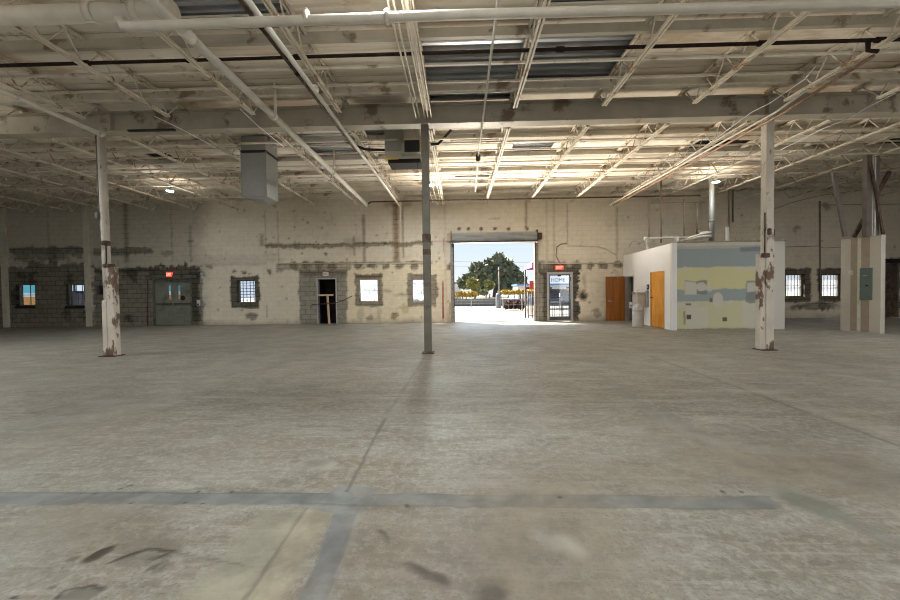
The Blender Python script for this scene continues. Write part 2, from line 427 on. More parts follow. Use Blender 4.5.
    L.new(mx.outputs[2],b.inputs['Base Color'])
    nz=N.new('ShaderNodeTexNoise'); nz.inputs['Scale'].default_value=14; nz.inputs['Detail'].default_value=6; L.new(tc.outputs['Object'],nz.inputs[0])
    ad=N.new('ShaderNodeMath'); ad.operation='MULTIPLY_ADD'; ad.inputs[1].default_value=-.7; L.new(br.outputs['Fac'],ad.inputs[0]); L.new(nz.outputs[0],ad.inputs[2])
    bp=N.new('ShaderNodeBump'); bp.inputs['Strength'].default_value=.5; bp.inputs['Distance'].default_value=.012; L.new(ad.outputs[0],bp.inputs['Height']); L.new(bp.outputs[0],b.inputs['Normal'])
    me.materials.append(M)
    struct(o,'long painted block wall with dark bare block at the left','wall')
    return M
M_WALL=build_wall_back()

# ------------------------------------------------------------------ floor
def build_floor():
    M=bpy.data.materials.new('worn_concrete_floor'); M.use_nodes=True; nt=M.node_tree; N=nt.nodes; L=nt.links
    b=N['Principled BSDF']
    tc=N.new('ShaderNodeTexCoord')
    def noise(scale,det=5,rough=.55,vec=None,stretch=None,dist=0):
        n=N.new('ShaderNodeTexNoise'); n.inputs['Scale'].default_value=scale; n.inputs['Detail'].default_value=det; n.inputs['Roughness'].default_value=rough; n.inputs['Distortion'].default_value=dist
        v=tc.outputs['Object']
        if stretch:
            mp=N.new('ShaderNodeMapping'); mp.inputs['Scale'].default_value=stretch[:3]
            if len(stretch)>3: mp.inputs['Rotation'].default_value=(0,0,stretch[3])
            L.new(v,mp.inputs[0]); v=mp.outputs[0]
        L.new(v,n.inputs['Vector']); return n
    def rng(sock,a,b_,c=0,d=1):
        m=N.new('ShaderNodeMapRange'); m.inputs[1].default_value=a; m.inputs[2].default_value=b_; m.inputs[3].default_value=c; m.inputs[4].default_value=d; L.new(sock,m.inputs[0]); return m.outputs[0]
    def mix(fac,a,b_,bt='MIX'):
        m=N.new('ShaderNodeMix'); m.data_type='RGBA'; m.blend_type=bt
        if isinstance(fac,float): m.inputs[0].default_value=fac
        else: L.new(fac,m.inputs[0])
        for s,i in ((a,6),(b_,7)):
            if isinstance(s,tuple): m.inputs[i].default_value=lin(s)
            else: L.new(s,m.inputs[i])
        return m.outputs[2]
    def mul(a,b_):
        m=N.new('ShaderNodeMath'); m.operation='MULTIPLY'
        for s,i in ((a,0),(b_,1)):
            if isinstance(s,float): m.inputs[i].default_value=s
            else: L.new(s,m.inputs[i])
        return m.outputs[0]
    big=noise(.35,6,.6); med=noise(1.6,8,.62,dist=.4); fine=noise(16,9,.8); stre=noise(2.2,7,.65,stretch=(.6,1.7,1,.5)); stre2=noise(4,7,.65,stretch=(.5,1.6,1,-.55))
    grit=noise(48,4,.85); warm=noise(.5,5,.6,stretch=(1,1,1,.7))
    col=mix(rng(big.outputs[0],.42,.58),(.195,.18,.14),(.30,.295,.25))
    col=mix(rng(warm.outputs[0],.45,.68),col,(.26,.22,.16))
    col=mix(rng(stre.outputs[0],.46,.64,0,.8),col,(.40,.39,.345))
    col=mix(rng(stre2.outputs[0],.50,.66,0,.7),col,(.14,.13,.105))
    col=mix(rng(med.outputs[0],.52,.64,0,.5),col,(.25,.225,.18))
    col=mix(rng(fine.outputs[0],.40,.56,.15,.55),col,mix(rng(fine.outputs[0],.45,.57),(.13,.12,.098),(.37,.36,.32)))
    col=mix(rng(grit.outputs[0],.545,.60,0,.6),col,(.12,.11,.09))
    pn=noise(11,8,.75,stretch=(1,.7,1,.6)); pv=rng(pn.outputs[0],.36,.64)
    # hairline cracks
    vo=N.new('ShaderNodeTexVoronoi'); vo.feature='DISTANCE_TO_EDGE'; vo.inputs['Scale'].default_value=.55
    cw=N.new('ShaderNodeVectorMath'); cw.operation='MULTIPLY_ADD'; cw.inputs[1].default_value=(.5,.5,0); L.new(med.outputs['Color'],cw.inputs[0]); L.new(tc.outputs['Object'],cw.inputs[2]); L.new(cw.outputs[0],vo.inputs['Vector'])
    ck=rng(vo.outputs['Distance'],.004,.001); ck=mul(ck,rng(big.outputs[0],.48,.62,0,.55)); col=mix(ck,col,(.09,.085,.07))
    # directional scuffs
    sc1=noise(9,6,.7,stretch=(.18,2.6,1,.75)); col=mix(rng(sc1.outputs[0],.545,.64,0,.35),col,(.40,.39,.34))
    sc2=noise(9,6,.7,stretch=(.2,2.4,1,-.2)); col=mix(rng(sc2.outputs[0],.555,.65,0,.22),col,(.12,.11,.09))
    # patches, joints and stains are kept in a colour attribute of the slab's top face
    strips=[(-6,6,YR,1.5,.5,.5),(-6,6,1.5,3.3,.0125,.0125),(-11,11,3.3,8.0,.03,.03),(XL,XR,8.0,D+.28,.07,.07),
            (XL,-6,YR,3.3,.6,.6),(6,XR,YR,3.3,.6,.6),(XL,-11,3.3,8,.07,.07),(11,XR,3.3,8,.07,.07)]
    VX=[];VY=[];FA=[];nb=0
    for (xa_,xb_,ya_,yb_,sx_,sy_) in strips:
        nx=int(round((xb_-xa_)/sx_))+1; ny=int(round((yb_-ya_)/sy_))+1
        gx=np.linspace(xa_,xb_,nx); gy=np.linspace(ya_,yb_,ny); GX,GY=np.meshgrid(gx,gy); VX.append(GX.ravel()); VY.append(GY.ravel())
        I=np.arange(nx-1)[None,:]+nx*np.arange(ny-1)[:,None]+nb; I=I.ravel(); FA.append(np.stack([I,I+1,I+nx+1,I+nx],1)); nb+=nx*ny
    VX=np.concatenate(VX); VY=np.concatenate(VY); FA=np.concatenate(FA)
    PC=np.zeros((len(VX),3)); PA=np.zeros(len(VX))
    w1x=fbm(VX,VY,3,201,4)-.5; w1y=fbm(VX,VY,3,211,4)-.5; w2x=fbm(VX,VY,14,221,3)-.5; w2y=fbm(VX,VY,14,231,3)-.5
    pvar=fbm(VX*.8+VY*.6,VY*.8-VX*.6,7,241,5); pvar=np.clip((pvar-.5)*2.4+.5,0,1)
    g=lambda x,y: onZ(x,y,0)
    def patch(p0,p1,hw,colr,k=1.0,soft=.03,ell=False,raw=False,vary=.25):
        nonlocal PC,PA
        dx_=p1.x-p0.x; dy_=p1.y-p0.y; L0=math.hypot(dx_,dy_); ux,uy=dx_/L0,dy_/L0; hl=L0/2; mx_,my_=(p0.x+p1.x)/2,(p0.y+p1.y)/2
        am=min(1,hw*6+.10)*(1 if not ell else 1.0)
        X_=VX-mx_+(w1x*.16+w2x*.05)*am*(2.2 if ell and hw<.2 else 1); Y_=VY-my_+(w1y*.16+w2y*.05)*am*(1.6 if ell and hw<.2 else 1)
        a_=X_*ux+Y_*uy; b_=-X_*uy+Y_*ux
        if ell: m_=sstep(1+soft*3,1-soft*3,np.sqrt((a_/max(hl,.01))**2+(b_/hw)**2)) if False else 1-sstep(1-soft*3,1+soft*3,np.sqrt((a_/max(hl,.01))**2+(b_/hw)**2))
        else:
            s2=min(soft,hw*.9)*(.45 if soft<=.03 else 1); m_=sstep(-s2,s2,np.minimum(hl-np.abs(a_),hw-np.abs(b_)))
        m_=m_*k
        if ell: m_=m_*np.clip(.75+pvar*.6,0,1)
        cc=np.array(colr)[None,:]*((1-vary)+2*vary*pvar)[:,None]
        PC=PC*(1-m_[:,None])+cc*m_[:,None]; PA=PA*(1-m_)+m_
    blue=(.18,.194,.196); lblue=(.235,.248,.236)
    # old warm coating edge strip beside the trench
    patch(g(322,508),g(258,612),.068,(0.36,0.30,0.215),.85,.04)
    patch(g(300,512),g(225,612),.22,(0.358,0.338,0.251),.6,.08)
    # trench patches
    patch(g(-40,498),g(345,499),.072,blue,.9,.02)
    patch(g(345,499),g(775,503),.066,blue,.85,.02)
    patch(g(-40,493),g(300,494),.03,lblue,.5,.03)
    patch(g(352,505),g(309,620),.062,blue,.95,.018)
    patch(g(322,496),g(374,500),.16,lblue,.85,.03)
    patch(g(318,596),g(336,590),.10,lblue,.9,.03)
    patch(g(130,496),g(170,496),.06,lblue,.6,.03); patch(g(520,500),g(552,501),.05,lblue,.8,.03); patch(g(437,499),g(447,499),.04,lblue,.7,.03)
    patch(g(775,490),g(838,515),.12,(0.213,0.227,0.188),.85,.05)
    patch(g(838,515),g(905,548),.06,(0.203,0.208,0.193),.6,.04)
    patch(g(655,413),g(705,440),.09,lblue,.8,.05); patch(g(600,375),g(655,413),.05,lblue,.45,.05); patch(g(705,440),g(780,492),.10,(0.27,0.27,0.232),.4,.06)
    patch(g(-40,492.6),g(330,493.6),.008,(.11,.105,.09),.6,.01); patch(g(372,505.5),g(775,509),.006,(.13,.12,.10),.6,.01); patch(g(372,494.5),g(770,497),.006,(.12,.11,.095),.5,.01)
    patch(g(362,507),g(328,608),.010,(.30,.30,.28),.6,.01); patch(g(308,507),g(240,608),.010,(.10,.095,.08),.5,.012); patch(g(300,503),g(372,506),.010,(.12,.115,.10),.5,.01)
    patch(g(0,420),g(210,372),.02,(.15,.14,.12),.4,.03); patch(g(0,392),g(180,362),.015,(.14,.13,.11),.4,.02); patch(g(450,480),g(900,470),.25,(.20,.165,.12),.35,.2); patch(g(640,430),g(905,480),.45,(.20,.165,.12),.4,.3)
    patch(g(0,430),g(120,400),.25,(.27,.275,.26),.35,.2); patch(g(350,540),g(560,560),.4,(.185,.15,.105),.45,.3); patch(g(20,520),g(160,530),.2,(.22,.185,.13),.4,.15)
    # joints
    patch(g(346,492),g(388,412),.012,(0.11,0.1,0.08),.75,.012); patch(g(388,412),g(425,357),.02,(0.164,0.155,0.135),.7,.02)
    patch(g(650,356),g(905,448),.018,(0.145,0.125,0.101),.7,.02)
    patch(g(660,357),g(905,440),.10,(0.406,0.386,0.328),.35,.10)
    patch(g(0,470),g(260,375),.03,(0.183,0.164,0.135),.35,.04); patch(g(-20,463),g(290,350),.25,(0.348,0.338,0.29),.35,.25)
    patch(g(190,397),g(600,399),.03,(0.386,0.367,0.309),.5,.05); patch(g(640,394),g(900,388),.08,(0.377,0.348,0.29),.4,.1); patch(g(800,370),g(905,385),.10,(0.406,0.386,0.328),.4,.1)
    patch(g(190,376),g(300,376),.04,(0.386,0.367,0.309),.4,.05)
    # oil and rust stains
    patch(g(80,562),g(114,548),.035,(0.045,0.035,0.02),.9,.10,True); patch(g(66,559),g(80,556),.02,(0.12,0.1,0.07),.8,.10,True)
    patch(g(104,564),g(150,550),.012,(0.06,0.05,0.035),.85,.06,True); patch(g(140,550),g(172,553),.015,(0.06,0.05,0.035),.8,.06,True); patch(g(142,560),g(170,556),.012,(0.07,0.06,0.045),.7,.06,True)
    patch(g(110,556),g(185,548),.10,(0.145,0.13,0.101),.55,.12,True); patch(g(150,575),g(165,560),.03,(0.12,0.11,0.09),.6,.12,True)
    patch(g(172,552),g(245,566),.006,(0.145,0.135,0.116),.6,.03)
    patch(g(52,600),g(100,588),.055,(0.09,0.085,0.07),.6,.05,True); patch(g(58,598),g(96,590),.045,(0.193,0.183,0.15),.8,.05,True); patch(g(8,600),g(18,594),.02,(0.05,0.04,0.03),.8,.1,True)
    patch(g(408,566),g(446,584),.03,(0.07,0.06,0.045),.75,.15,True); patch(g(466,598),g(515,585),.06,(0.09,0.06,0.045),.6,.2,True); patch(g(377,531),g(390,538),.012,(0.08,0.07,0.055),.7,.1,True)
    patch(g(470,520),g(640,545),.5,(0.23,0.19,0.135),.5,.15,True); patch(g(525,530),g(575,555),.07,(0.386,0.372,0.319),.5,.15,True)
    patch(g(300,470),g(330,462),.10,(0.348,0.338,0.29),.6,.10,True); patch(g(306,466),g(326,463),.05,(0.232,0.217,0.174),.6,.1,True)
    patch(g(225,345),g(420,342),.3,(0.348,0.338,0.319),.3,.2,True)
    patch(g(650,336.5),g(705,337),.03,(0.1,0.09,0.07),.6,.1,True); patch(g(740,383),g(780,385),.05,(0.135,0.12,0.097),.5,.1,True)
    patch(g(60,347),g(100,356),.02,(0.125,0.116,0.097),.5,.04)
    patch(g(90,336),g(180,333),.05,(0.135,0.125,0.106),.35,.1,True)
    for (a_,b_,c_,d_,h_,kk) in ((84,560,112,547,.022,.9),(96,552,118,546,.018,.8),(112,561,140,551,.008,.8),(128,556,150,549,.007,.8),(150,550,176,552,.010,.8),(150,561,170,553,.010,.7),(142,572,158,564,.014,.6),(52,602,64,590,.010,.8),(64,589,96,585,.008,.8),(92,585,102,590,.008,.8),(10,600,18,596,.02,.9),(46,587,56,586,.012,.7)):
        patch(g(a_,b_),g(c_,d_),h_,(.035,.026,.016),kk,.12,True)
    for (a_,b_,c_,d_,h_,kk) in ((412,566,428,573,.018,.7),(428,573,446,584,.025,.7),(404,562,414,566,.012,.6),(480,600,505,590,.05,.6),(384,534,390,545,.006,.5),(376,530,386,533,.010,.7)):
        patch(g(a_,b_),g(c_,d_),h_,(.06,.045,.033),kk,.15,True)
    # small dark chips along the trench
    for (x,y,r) in ((97,494,.012),(122,489,.018),(130,486,.012),(128,504,.012),(197,491,.014),(229,493,.012),(201,504,.012),(182,503,.012),(409,507,.02),(560,498,.012),(720,492,.02),(741,493,.012)):
        patch(g(x-2,y),g(x+3,y-.6),r,(0.05,0.045,0.035),.9,.10,True)
    at=N.new('ShaderNodeAttribute'); at.attribute_name='patch'
    un=N.new('ShaderNodeVectorMath'); un.operation='DIVIDE'
    mxm=N.new('ShaderNodeMath'); mxm.operation='MAXIMUM'; mxm.inputs[1].default_value=.001; L.new(at.outputs['Alpha'],mxm.inputs[0])
    cmb=N.new('ShaderNodeCombineXYZ'); [L.new(mxm.outputs[0],cmb.inputs[q_]) for q_ in range(3)]
    L.new(at.outputs['Vector'],un.inputs[0]); L.new(cmb.outputs[0],un.inputs[1])
    pc_=mix(rng(fine.outputs[0],.35,.65,0,.30),un.outputs[0],(.05,.05,.04))
    col=mix(at.outputs['Alpha'],col,pc_)
    L.new(col,b.inputs['Base Color'])
    rr=rng(med.outputs[0],.3,.7,.40,.60); L.new(rr,b.inputs['Roughness']); b.inputs['Specular IOR Level'].default_value=.42
    bp=N.new('ShaderNodeBump'); bp.inputs['Strength'].default_value=.25; bp.inputs['Distance'].default_value=.01; L.new(fine.outputs[0],bp.inputs['Height']); L.new(bp.outputs[0],b.inputs['Normal'])
    nv=len(VX); me=bpy.data.meshes.new('floor'); sk=[(XL,YR),(XR,YR),(XR,D+.28),(XL,D+.28)]
    co=np.zeros((nv+8,3),dtype=np.float32); co[:nv,0]=VX; co[:nv,1]=VY
    for q_,(a_,b_) in enumerate(sk): co[nv+q_]=(a_,b_,-.005); co[nv+4+q_]=(a_,b_,-.12)
    ex=np.array([[nv+4,nv+7,nv+6,nv+5],[nv,nv+4,nv+5,nv+1],[nv+1,nv+5,nv+6,nv+2],[nv+2,nv+6,nv+7,nv+3],[nv+3,nv+7,nv+4,nv]])
    FF=np.concatenate([FA,ex]).astype(np.int32); nf=len(FF)
    me.vertices.add(nv+8); me.vertices.foreach_set('co',co.ravel()); me.loops.add(nf*4); me.loops.foreach_set('vertex_index',FF.ravel())
    me.polygons.add(nf); me.polygons.foreach_set('loop_start',np.arange(0,nf*4,4,dtype=np.int32)); me.update(); me.validate()
    ca2=me.color_attributes.new('patch','FLOAT_COLOR','POINT'); bf=np.zeros((nv+8,4),dtype=np.float32); bf[:nv,:3]=PC; bf[:nv,3]=PA; ca2.data.foreach_set('color',bf.ravel())
    o=bpy.data.objects.new('floor',me); COL.objects.link(o); me.materials.append(M)
    struct(o,'worn grey concrete warehouse floor with patched trench lines','floor')
build_floor()

# ------------------------------------------------------------------ other walls, ceiling, deck
M_SIDE=mat('side_wall_paint',(.50,.46,.38),.8,0,.12,1.2,(.32,.28,.21),.38,.1)
struct(MB().box(XL-.25,XL,YR,D+.28,0,ZC+.3).build('wall_left',M_SIDE))
struct(MB().box(XR,XR+.25,YR,D+.28,0,ZC+.3).build('wall_right',M_SIDE))
mb=MB(); rear=[(-17,-11.5),(-3.2,3.2),(11.5,17)]; xc=XL
for a,b_ in rear:
    mb.box(xc,a,YR-.25,YR,0,ZC+.3); mb.box(a,b_,YR-.25,YR,4.3,ZC+.3); xc=b_
mb.box(xc,XR,YR-.25,YR,0,ZC+.3); struct(mb.build('wall_rear',M_SIDE))

# exposed areas of deck: x-cell index k (between joists k and k+1), y0,y1
jx=lambda k: JX0+JS*k
def yat(px,py,z): return onZ(px,py,z).y
EXP=[]
def exposed(px0,py0,px1,py1,snap=True):
    zc=ZC; pm=(px0+px1)/2
    y0=yat(pm,py0,zc); y1=yat(pm,py1,zc)
    x0=onY(px0,(py0+py1)/2,(y0+y1)/2).x; x1=onY(px1,(py0+py1)/2,(y0+y1)/2).x
    if snap:
        x0=jx(round((x0-JX0)/JS)); x1=jx(max(round((x1-JX0)/JS), round((x0-JX0)/JS)+1))
    EXP.append((x0,x1,y0,y1))
exposed(425,36,520,101); exposed(535,31,640,80); exposed(566,-25,640,4)
EXP.append((jx(-3),jx(-2),yat(205,-30,ZC),yat(205,19,ZC)))
exposed(312,134,383,157); exposed(450,134,506,140.5,False); exposed(512,142,552,153,False); exposed(455,170,492,178,False)
exposed(360,127,405,137,False)
HOLE_DARK=[]
for q in ((142,154,182,161),(-12,160,14,165),(700,141,722,150),(728,141,742,147),(893,139,930,145)):
    a=onZ(q[0],q[1],ZC); b_=onZ(q[2],q[3],ZC); HOLE_DARK.append((min(a.x,b_.x),max(a.x,b_.x),min(a.y,b_.y),max(a.y,b_.y)))
PY=[4.34+1.31*k for k in range(-1,10)]   # board seams / purlin lines
M_BOARD=None
def board_mat():
    M=bpy.data.materials.new('stained_ceiling_board'); M.use_nodes=True; nt=M.node_tree; N=nt.nodes; L=nt.links; b=N['Principled BSDF']; b.inputs['Roughness'].default_value=.85; b.inputs['Specular IOR Level'].default_value=.15
    tc=N.new('ShaderNodeTexCoord')
    def nz(s,d=5,st=None,r=.55):
        n=N.new('ShaderNodeTexNoise'); n.inputs['Scale'].default_value=s; n.inputs['Detail'].default_value=d; n.inputs['Roughness'].default_value=r
        mp=N.new('ShaderNodeMapping'); mp.inputs['Scale'].default_value=st or (1,1,1); L.new(tc.outputs['Object'],mp.inputs[0]); L.new(mp.outputs[0],n.inputs[0]); return n.outputs[0]
    def rng(s,a,c,lo=0,hi=1):
        m=N.new('ShaderNodeMapRange'); m.inputs[1].default_value=a; m.inputs[2].default_value=c; m.inputs[3].default_value=lo; m.inputs[4].default_value=hi; L.new(s,m.inputs[0]); return m.outputs[0]
    def mix(f,a,c):
        m=N.new('ShaderNodeMix'); m.data_type='RGBA'; L.new(f,m.inputs[0])
        for s,i in ((a,6),(c,7)):
            if isinstance(s,tuple): m.inputs[i].default_value=s+(1,)
            else: L.new(s,m.inputs[i])
        return m.outputs[2]
    c=mix(rng(nz(.5,4),.35,.65),(.72,.65,.55),(.82,.77,.68))
    c=mix(rng(nz(.9,7,(.5,1.5,1),.65),.53,.63,0,.65),c,(.50,.36,.22))
    c=mix(rng(nz(1.7,8,None,.7),.59,.66,0,.75),c,(.22,.14,.08))
    c=mix(rng(nz(2.5,6,(.12,3,1),.6),.53,.66,0,.5),c,(.40,.33,.24))
    L.new(c,b.inputs[0]); return M
M_BOARD=board_mat()
def in_exp(x,y):
    return any(a<x<b_ and c<y<d for a,b_,c,d in EXP+HOLE_DARK)
def build_ceiling():
    # sagging boards with real thickness, left out over the bare deck
    mb=MB()
    ys=[YR,-6.5,-1.0]+[p for p in PY if p>0]+[D]
    ys=sorted(set(round(v,3) for v in ys))
    ks=range(-15,15)
    for k in ks:
        X0=max(XL,jx(k)); X1=min(XR,jx(k+1))
        if X1<=X0: continue
        for i in range(len(ys)-1):
            y0,y1=ys[i],ys[i+1]
            # split cell around exposures
            xs=sorted(set([X0+.01,X1-.01]+[v for e in EXP+HOLE_DARK for v in (e[0],e[1]) if X0+.05<v<X1-.05]))
            sag=random.uniform(.008,.03) if y0>0 else 0
            cuts=sorted(set([y0+.012,y1-.012]+[v for e in EXP+HOLE_DARK for v in (e[2],e[3]) if y0+.03<v<y1-.03]+([y0+(y1-y0)*t for t in (.08,.25,.5,.75,.92)] if y0>0 else [])))
            zf=lambda y: ZC+.03-sag*math.sin(math.pi*(y-y0)/(y1-y0))
            for a,b_ in zip(xs[:-1],xs[1:]):
                for c,d in zip(cuts[:-1],cuts[1:]):
                    if in_exp((a+b_)/2,(c+d)/2): continue
                    n=len(mb.v); t=.03
                    mb.v+=[(a,c,zf(c)),(b_,c,zf(c)),(b_,d,zf(d)),(a,d,zf(d)),(a,c,zf(c)+t),(b_,c,zf(c)+t),(b_,d,zf(d)+t),(a,d,zf(d)+t)]
                    for q in ((0,3,2,1),(4,5,6,7),(0,1,5,4),(1,2,6,5),(2,3,7,6),(3,0,4,7)): mb.f.append(tuple(n+i_ for i_ in q)); mb.sm.append(False)
    o=mb.build('ceiling',M_BOARD,fix=False)
    me=o.data
    for v in me.vertices: v.co+=o.location
    o.location=(0,0,0)
    struct(o,'stained cream ceiling boards between the roof joists','ceiling')
    # corrugated deck: ribs run along x
    prof=[]; p=.20; y=YR; zt=ZC+.20; zb=ZC+.10
    while y<D+.2:
        prof+=[(y,zb),(y+.07,zb),(y+.09,zt),(y+.18,zt)]; y+=p
    mb=MB(); n=len(prof); 
    holes_y=[(h[2],h[3],h[0],h[1]) for h in HOLE_DARK]
    for X in (XL,XR): mb.v+=[(X,a,b_) for a,b_ in prof]
    for i in range(n-1): mb.f.append((i,i+1,n+i+1,n+i)); mb.sm.append(False)
    d=mb.build('ceiling_deck',M_DECK,fix=False); struct(d,'bare ribbed metal roof deck above the missing boards','roof deck')
    # slab over deck so that no sky shows
    struct(MB().box(XL-.25,XR+.25,YR-.25,D+.28,ZC+.3,ZC+.45).build('ceiling_roof_slab',M_DARK))
    mb=MB()
    for (a,b_,c,e) in HOLE_DARK: mb.box(a,b_,c,e,ZC+.07,ZC+.09)  # dark sheet stands in for the shade inside the small holes
    struct(mb.build('ceiling_backing',M_DARK),'dark sheet painting the shade in the small ceiling holes','dark backing')
build_ceiling()

# ------------------------------------------------------------------ joists
def ordinal(n): return ['first','second','third','fourth','fifth','sixth','seventh','eighth','ninth','tenth','eleventh','twelfth','thirteenth','fourteenth'][n-1]
def joist(k, y0, y1, bay):
    x=jx(k)
    if bay=='far': where = 'over the far bay'
    else: where = 'over the near bay'
    if k>=1 : pos='%s right of the roll-up door one' % ordinal(k)
    elif k==0: pos='running towards the roll-up door'
    else: pos='%s left of the roll-up door one' % ordinal(-k)
    t=thing('bar_joist','cream open-web joist %s, %s'%(where,pos),'joist',(x,y0,ZB))
    t['group']='open-web joists '+where
    g=.022; zt=ZC-.005
    a=MB().box(x-.045,x-g/2,y0,y1,zt-.045,zt).box(x+g/2,x+.045,y0,y1,zt-.045,zt).build('top_chord',M_STEEL,t)
    yb0=y0+.45; yb1=y1-.45
    MB().box(x-.042,x-g/2,yb0,yb1,ZB-.02,ZB+.02).box(x+g/2,x+.042,yb0,yb1,ZB-.02,ZB+.02).build('bottom_chord',M_STEEL,t)
    MB().box(x-.045,x+.045,(y0 if bay=='far' else y1-.1),(y0+.1 if bay=='far' else y1),BZ1,zt-.045).build('seat',M_STEEL,t)
    w=MB(); n=max(2,int(round((yb1-yb0)/.56))); st=(yb1-yb0)/n
    zT=zt-.03; zBm=ZB
    w.bar((x,y0+.16,zT),(x,yb0+.03,zBm),.02,.02)
    w.bar((x,y1-.16,zT),(x,yb1-.03,zBm),.02,.02)
    for i in range(n):
        ya=yb0+i*st
        w.bar((x,ya+.01,zBm),(x,ya+st*.5,zT),.017,.017); w.bar((x,ya+st*.5,zT),(x,ya+st-.01,zBm),.017,.017)
    w.build('web',M_STEEL,t)
    return t
for k in range(-13,13):
    joist(k,BY+.105,D,'far')
for k in range(-8,8):
    joist(k,-.3,BY+.095,'near')

# main beam
def ibeam(x0,x1,yc,z0,z1,fw_,tf,tw,mb=None):
    mb=mb or MB()
    mb.box(x0,x1,yc-fw_/2,yc+fw_/2,z0,z0+tf); mb.box(x0,x1,yc-fw_/2,yc+fw_/2,z1-tf,z1); mb.box(x0,x1,yc-tw/2,yc+tw/2,z0+tf,z1-tf); return mb
b=ibeam(XL,XR,BY+.1,BZ0,BZ1,.24,.022,.02)
for X in (-7.35,-.66,6.35):
    b.box(X-.01,X+.01,BY-.01,BY+.21,BZ0+.02,BZ1-.02)
o=b.build('steel_girder',M_BEAM); tag(o,'long painted steel girder crossing the hall on top of the three columns','girder')

# purlin strips and bridging
def pl_label(i): return ordinal(i)
pur=[]
near_y=[p for p in PY if 3.4<p<BY-.3]; far_y=[p for p in PY if BY+.5<p<D-.3]
YP=[yat(450,40,CH+3.86), yat(450,92,CH+3.83)]
for i,y in enumerate(YP):
    o=MB().box(XL,XR,y-.03,y+.03,CH+3.83+(.06 if i==0 else 0),ZC).box(XL,XR,y-(.04 if i==0 else .07),y+.03,CH+3.82+(.06 if i==0 else 0),CH+3.83+(.06 if i==0 else 0)).build('ceiling_channel',M_BEAM if i==0 else M_CHAN)
    tag(o,['deep cream channel across the ceiling farthest in front of the girder, behind the overhead pipe','deep cream channel with a pale lower lip just in front of the girder'][i],'channel','channels across the near ceiling')
for i,y in enumerate(far_y):
    o=MB().box(XL,XR,y-.022,y+.022,ZC-.105,ZC+.02).build('ceiling_channel',M_CHAN)
    tag(o,'cream ceiling channel beyond the girder, %s counted towards the back wall'%ordinal(i+1),'channel','channels across the far ceiling')
# bridging rods (on bottom chords)
br_y=[yat(450,63.5,ZB+.05), yat(450,81,ZB+.28)]
for i,y in enumerate(br_y):
    z=ZB+.035 if i==0 else ZB+.26
    o=MB().box(XL,XR,y-.018,y+.018,z-.015,z+.02).build('bridging_angle',M_CHAN)
    tag(o,['thin pale bridging angle lying right behind the black pipe','rusty bridging angle between the black pipe and the deep channel'][i],'bridging','bridging angles in the near bay')
for i,(py,z) in enumerate(((138.5,ZB+.04),(143,ZB+.24),(151,ZB+.30),(163,ZB+.04),(167,ZB+.26),(175,ZB+.28),(180,ZB+.04))):
    y=yat(450,py,z)
    o=MB().box(XL,XR,y-.02,y+.02,z-.018,z+.018).build('bridging_angle',M_CHAN)
    tag(o,'bridging angle across the far bay joists, %s beyond the girder'%ordinal(i+1),'bridging','bridging angles in the far bay')

# ------------------------------------------------------------------ columns
CY=BY+.06
def column(px, name_lab, w, mat_, casing=None, lab2=''):
    base=onZ(px,0,0) if False else onY(px,354,CY)
    x=base.x
    t=thing('steel_column',name_lab,'column',(x,CY,0),'columns under the girder')
    MB().box(x-w/2,x+w/2,CY-w/2,CY+w/2,.015,BZ0-.015).build('shaft',mat_,t,bevel=.008)
    MB().box(x-.15,x+.15,CY-.14,CY+.14,0,.016).build('base_plate',M_RUST,t)
    MB().box(x-w*.9,x+w*.9,CY-.13,CY+.13,BZ0-.016,BZ0).build('cap_plate',M_BEAM,t)
    return t,x
# centre
tC,xC=column(428,'slim grey steel column standing alone in the middle of the hall','0',M_COLC) if False else (None,None)
def col_center():
    x=onY(428.3,354,CY).x; w=.155
    t=thing('steel_column','slim dark grey steel column in the middle, with a rusty joint at mid height','column',(x,CY,0),'columns under the girder')
    MB().box(x-w/2,x+w/2,CY-w/2,CY+w/2,.015,BZ0-.012).build('shaft',M_COLC,t,bevel=.008)
    MB().box(x-.13,x+.13,CY-.13,CY+.13,0,.015).build('base_plate',M_RUST,t)
    MB().box(x-.12,x+.12,CY-.13,CY+.13,BZ0-.012,BZ0).build('cap_plate',M_BEAM,t)
    z=onY(427,239,CY).z
    c=MB().box(x-w/2-.008,x+w/2+.008,CY-w/2-.008,CY+w/2+.008,z-.08,z+.10).build('rusty_splice',M_RUST,t,bevel=.01); c['label']='dark rusted splice band'
    c=MB().box(x-w/2-.004,x+w/2+.004,CY-w/2-.004,CY+w/2+.004,z-.34,z-.22).build('rusty_splice',M_RUST,t,bevel=.01); c['label']='second rust band lower down'
    return x
XCc=col_center()
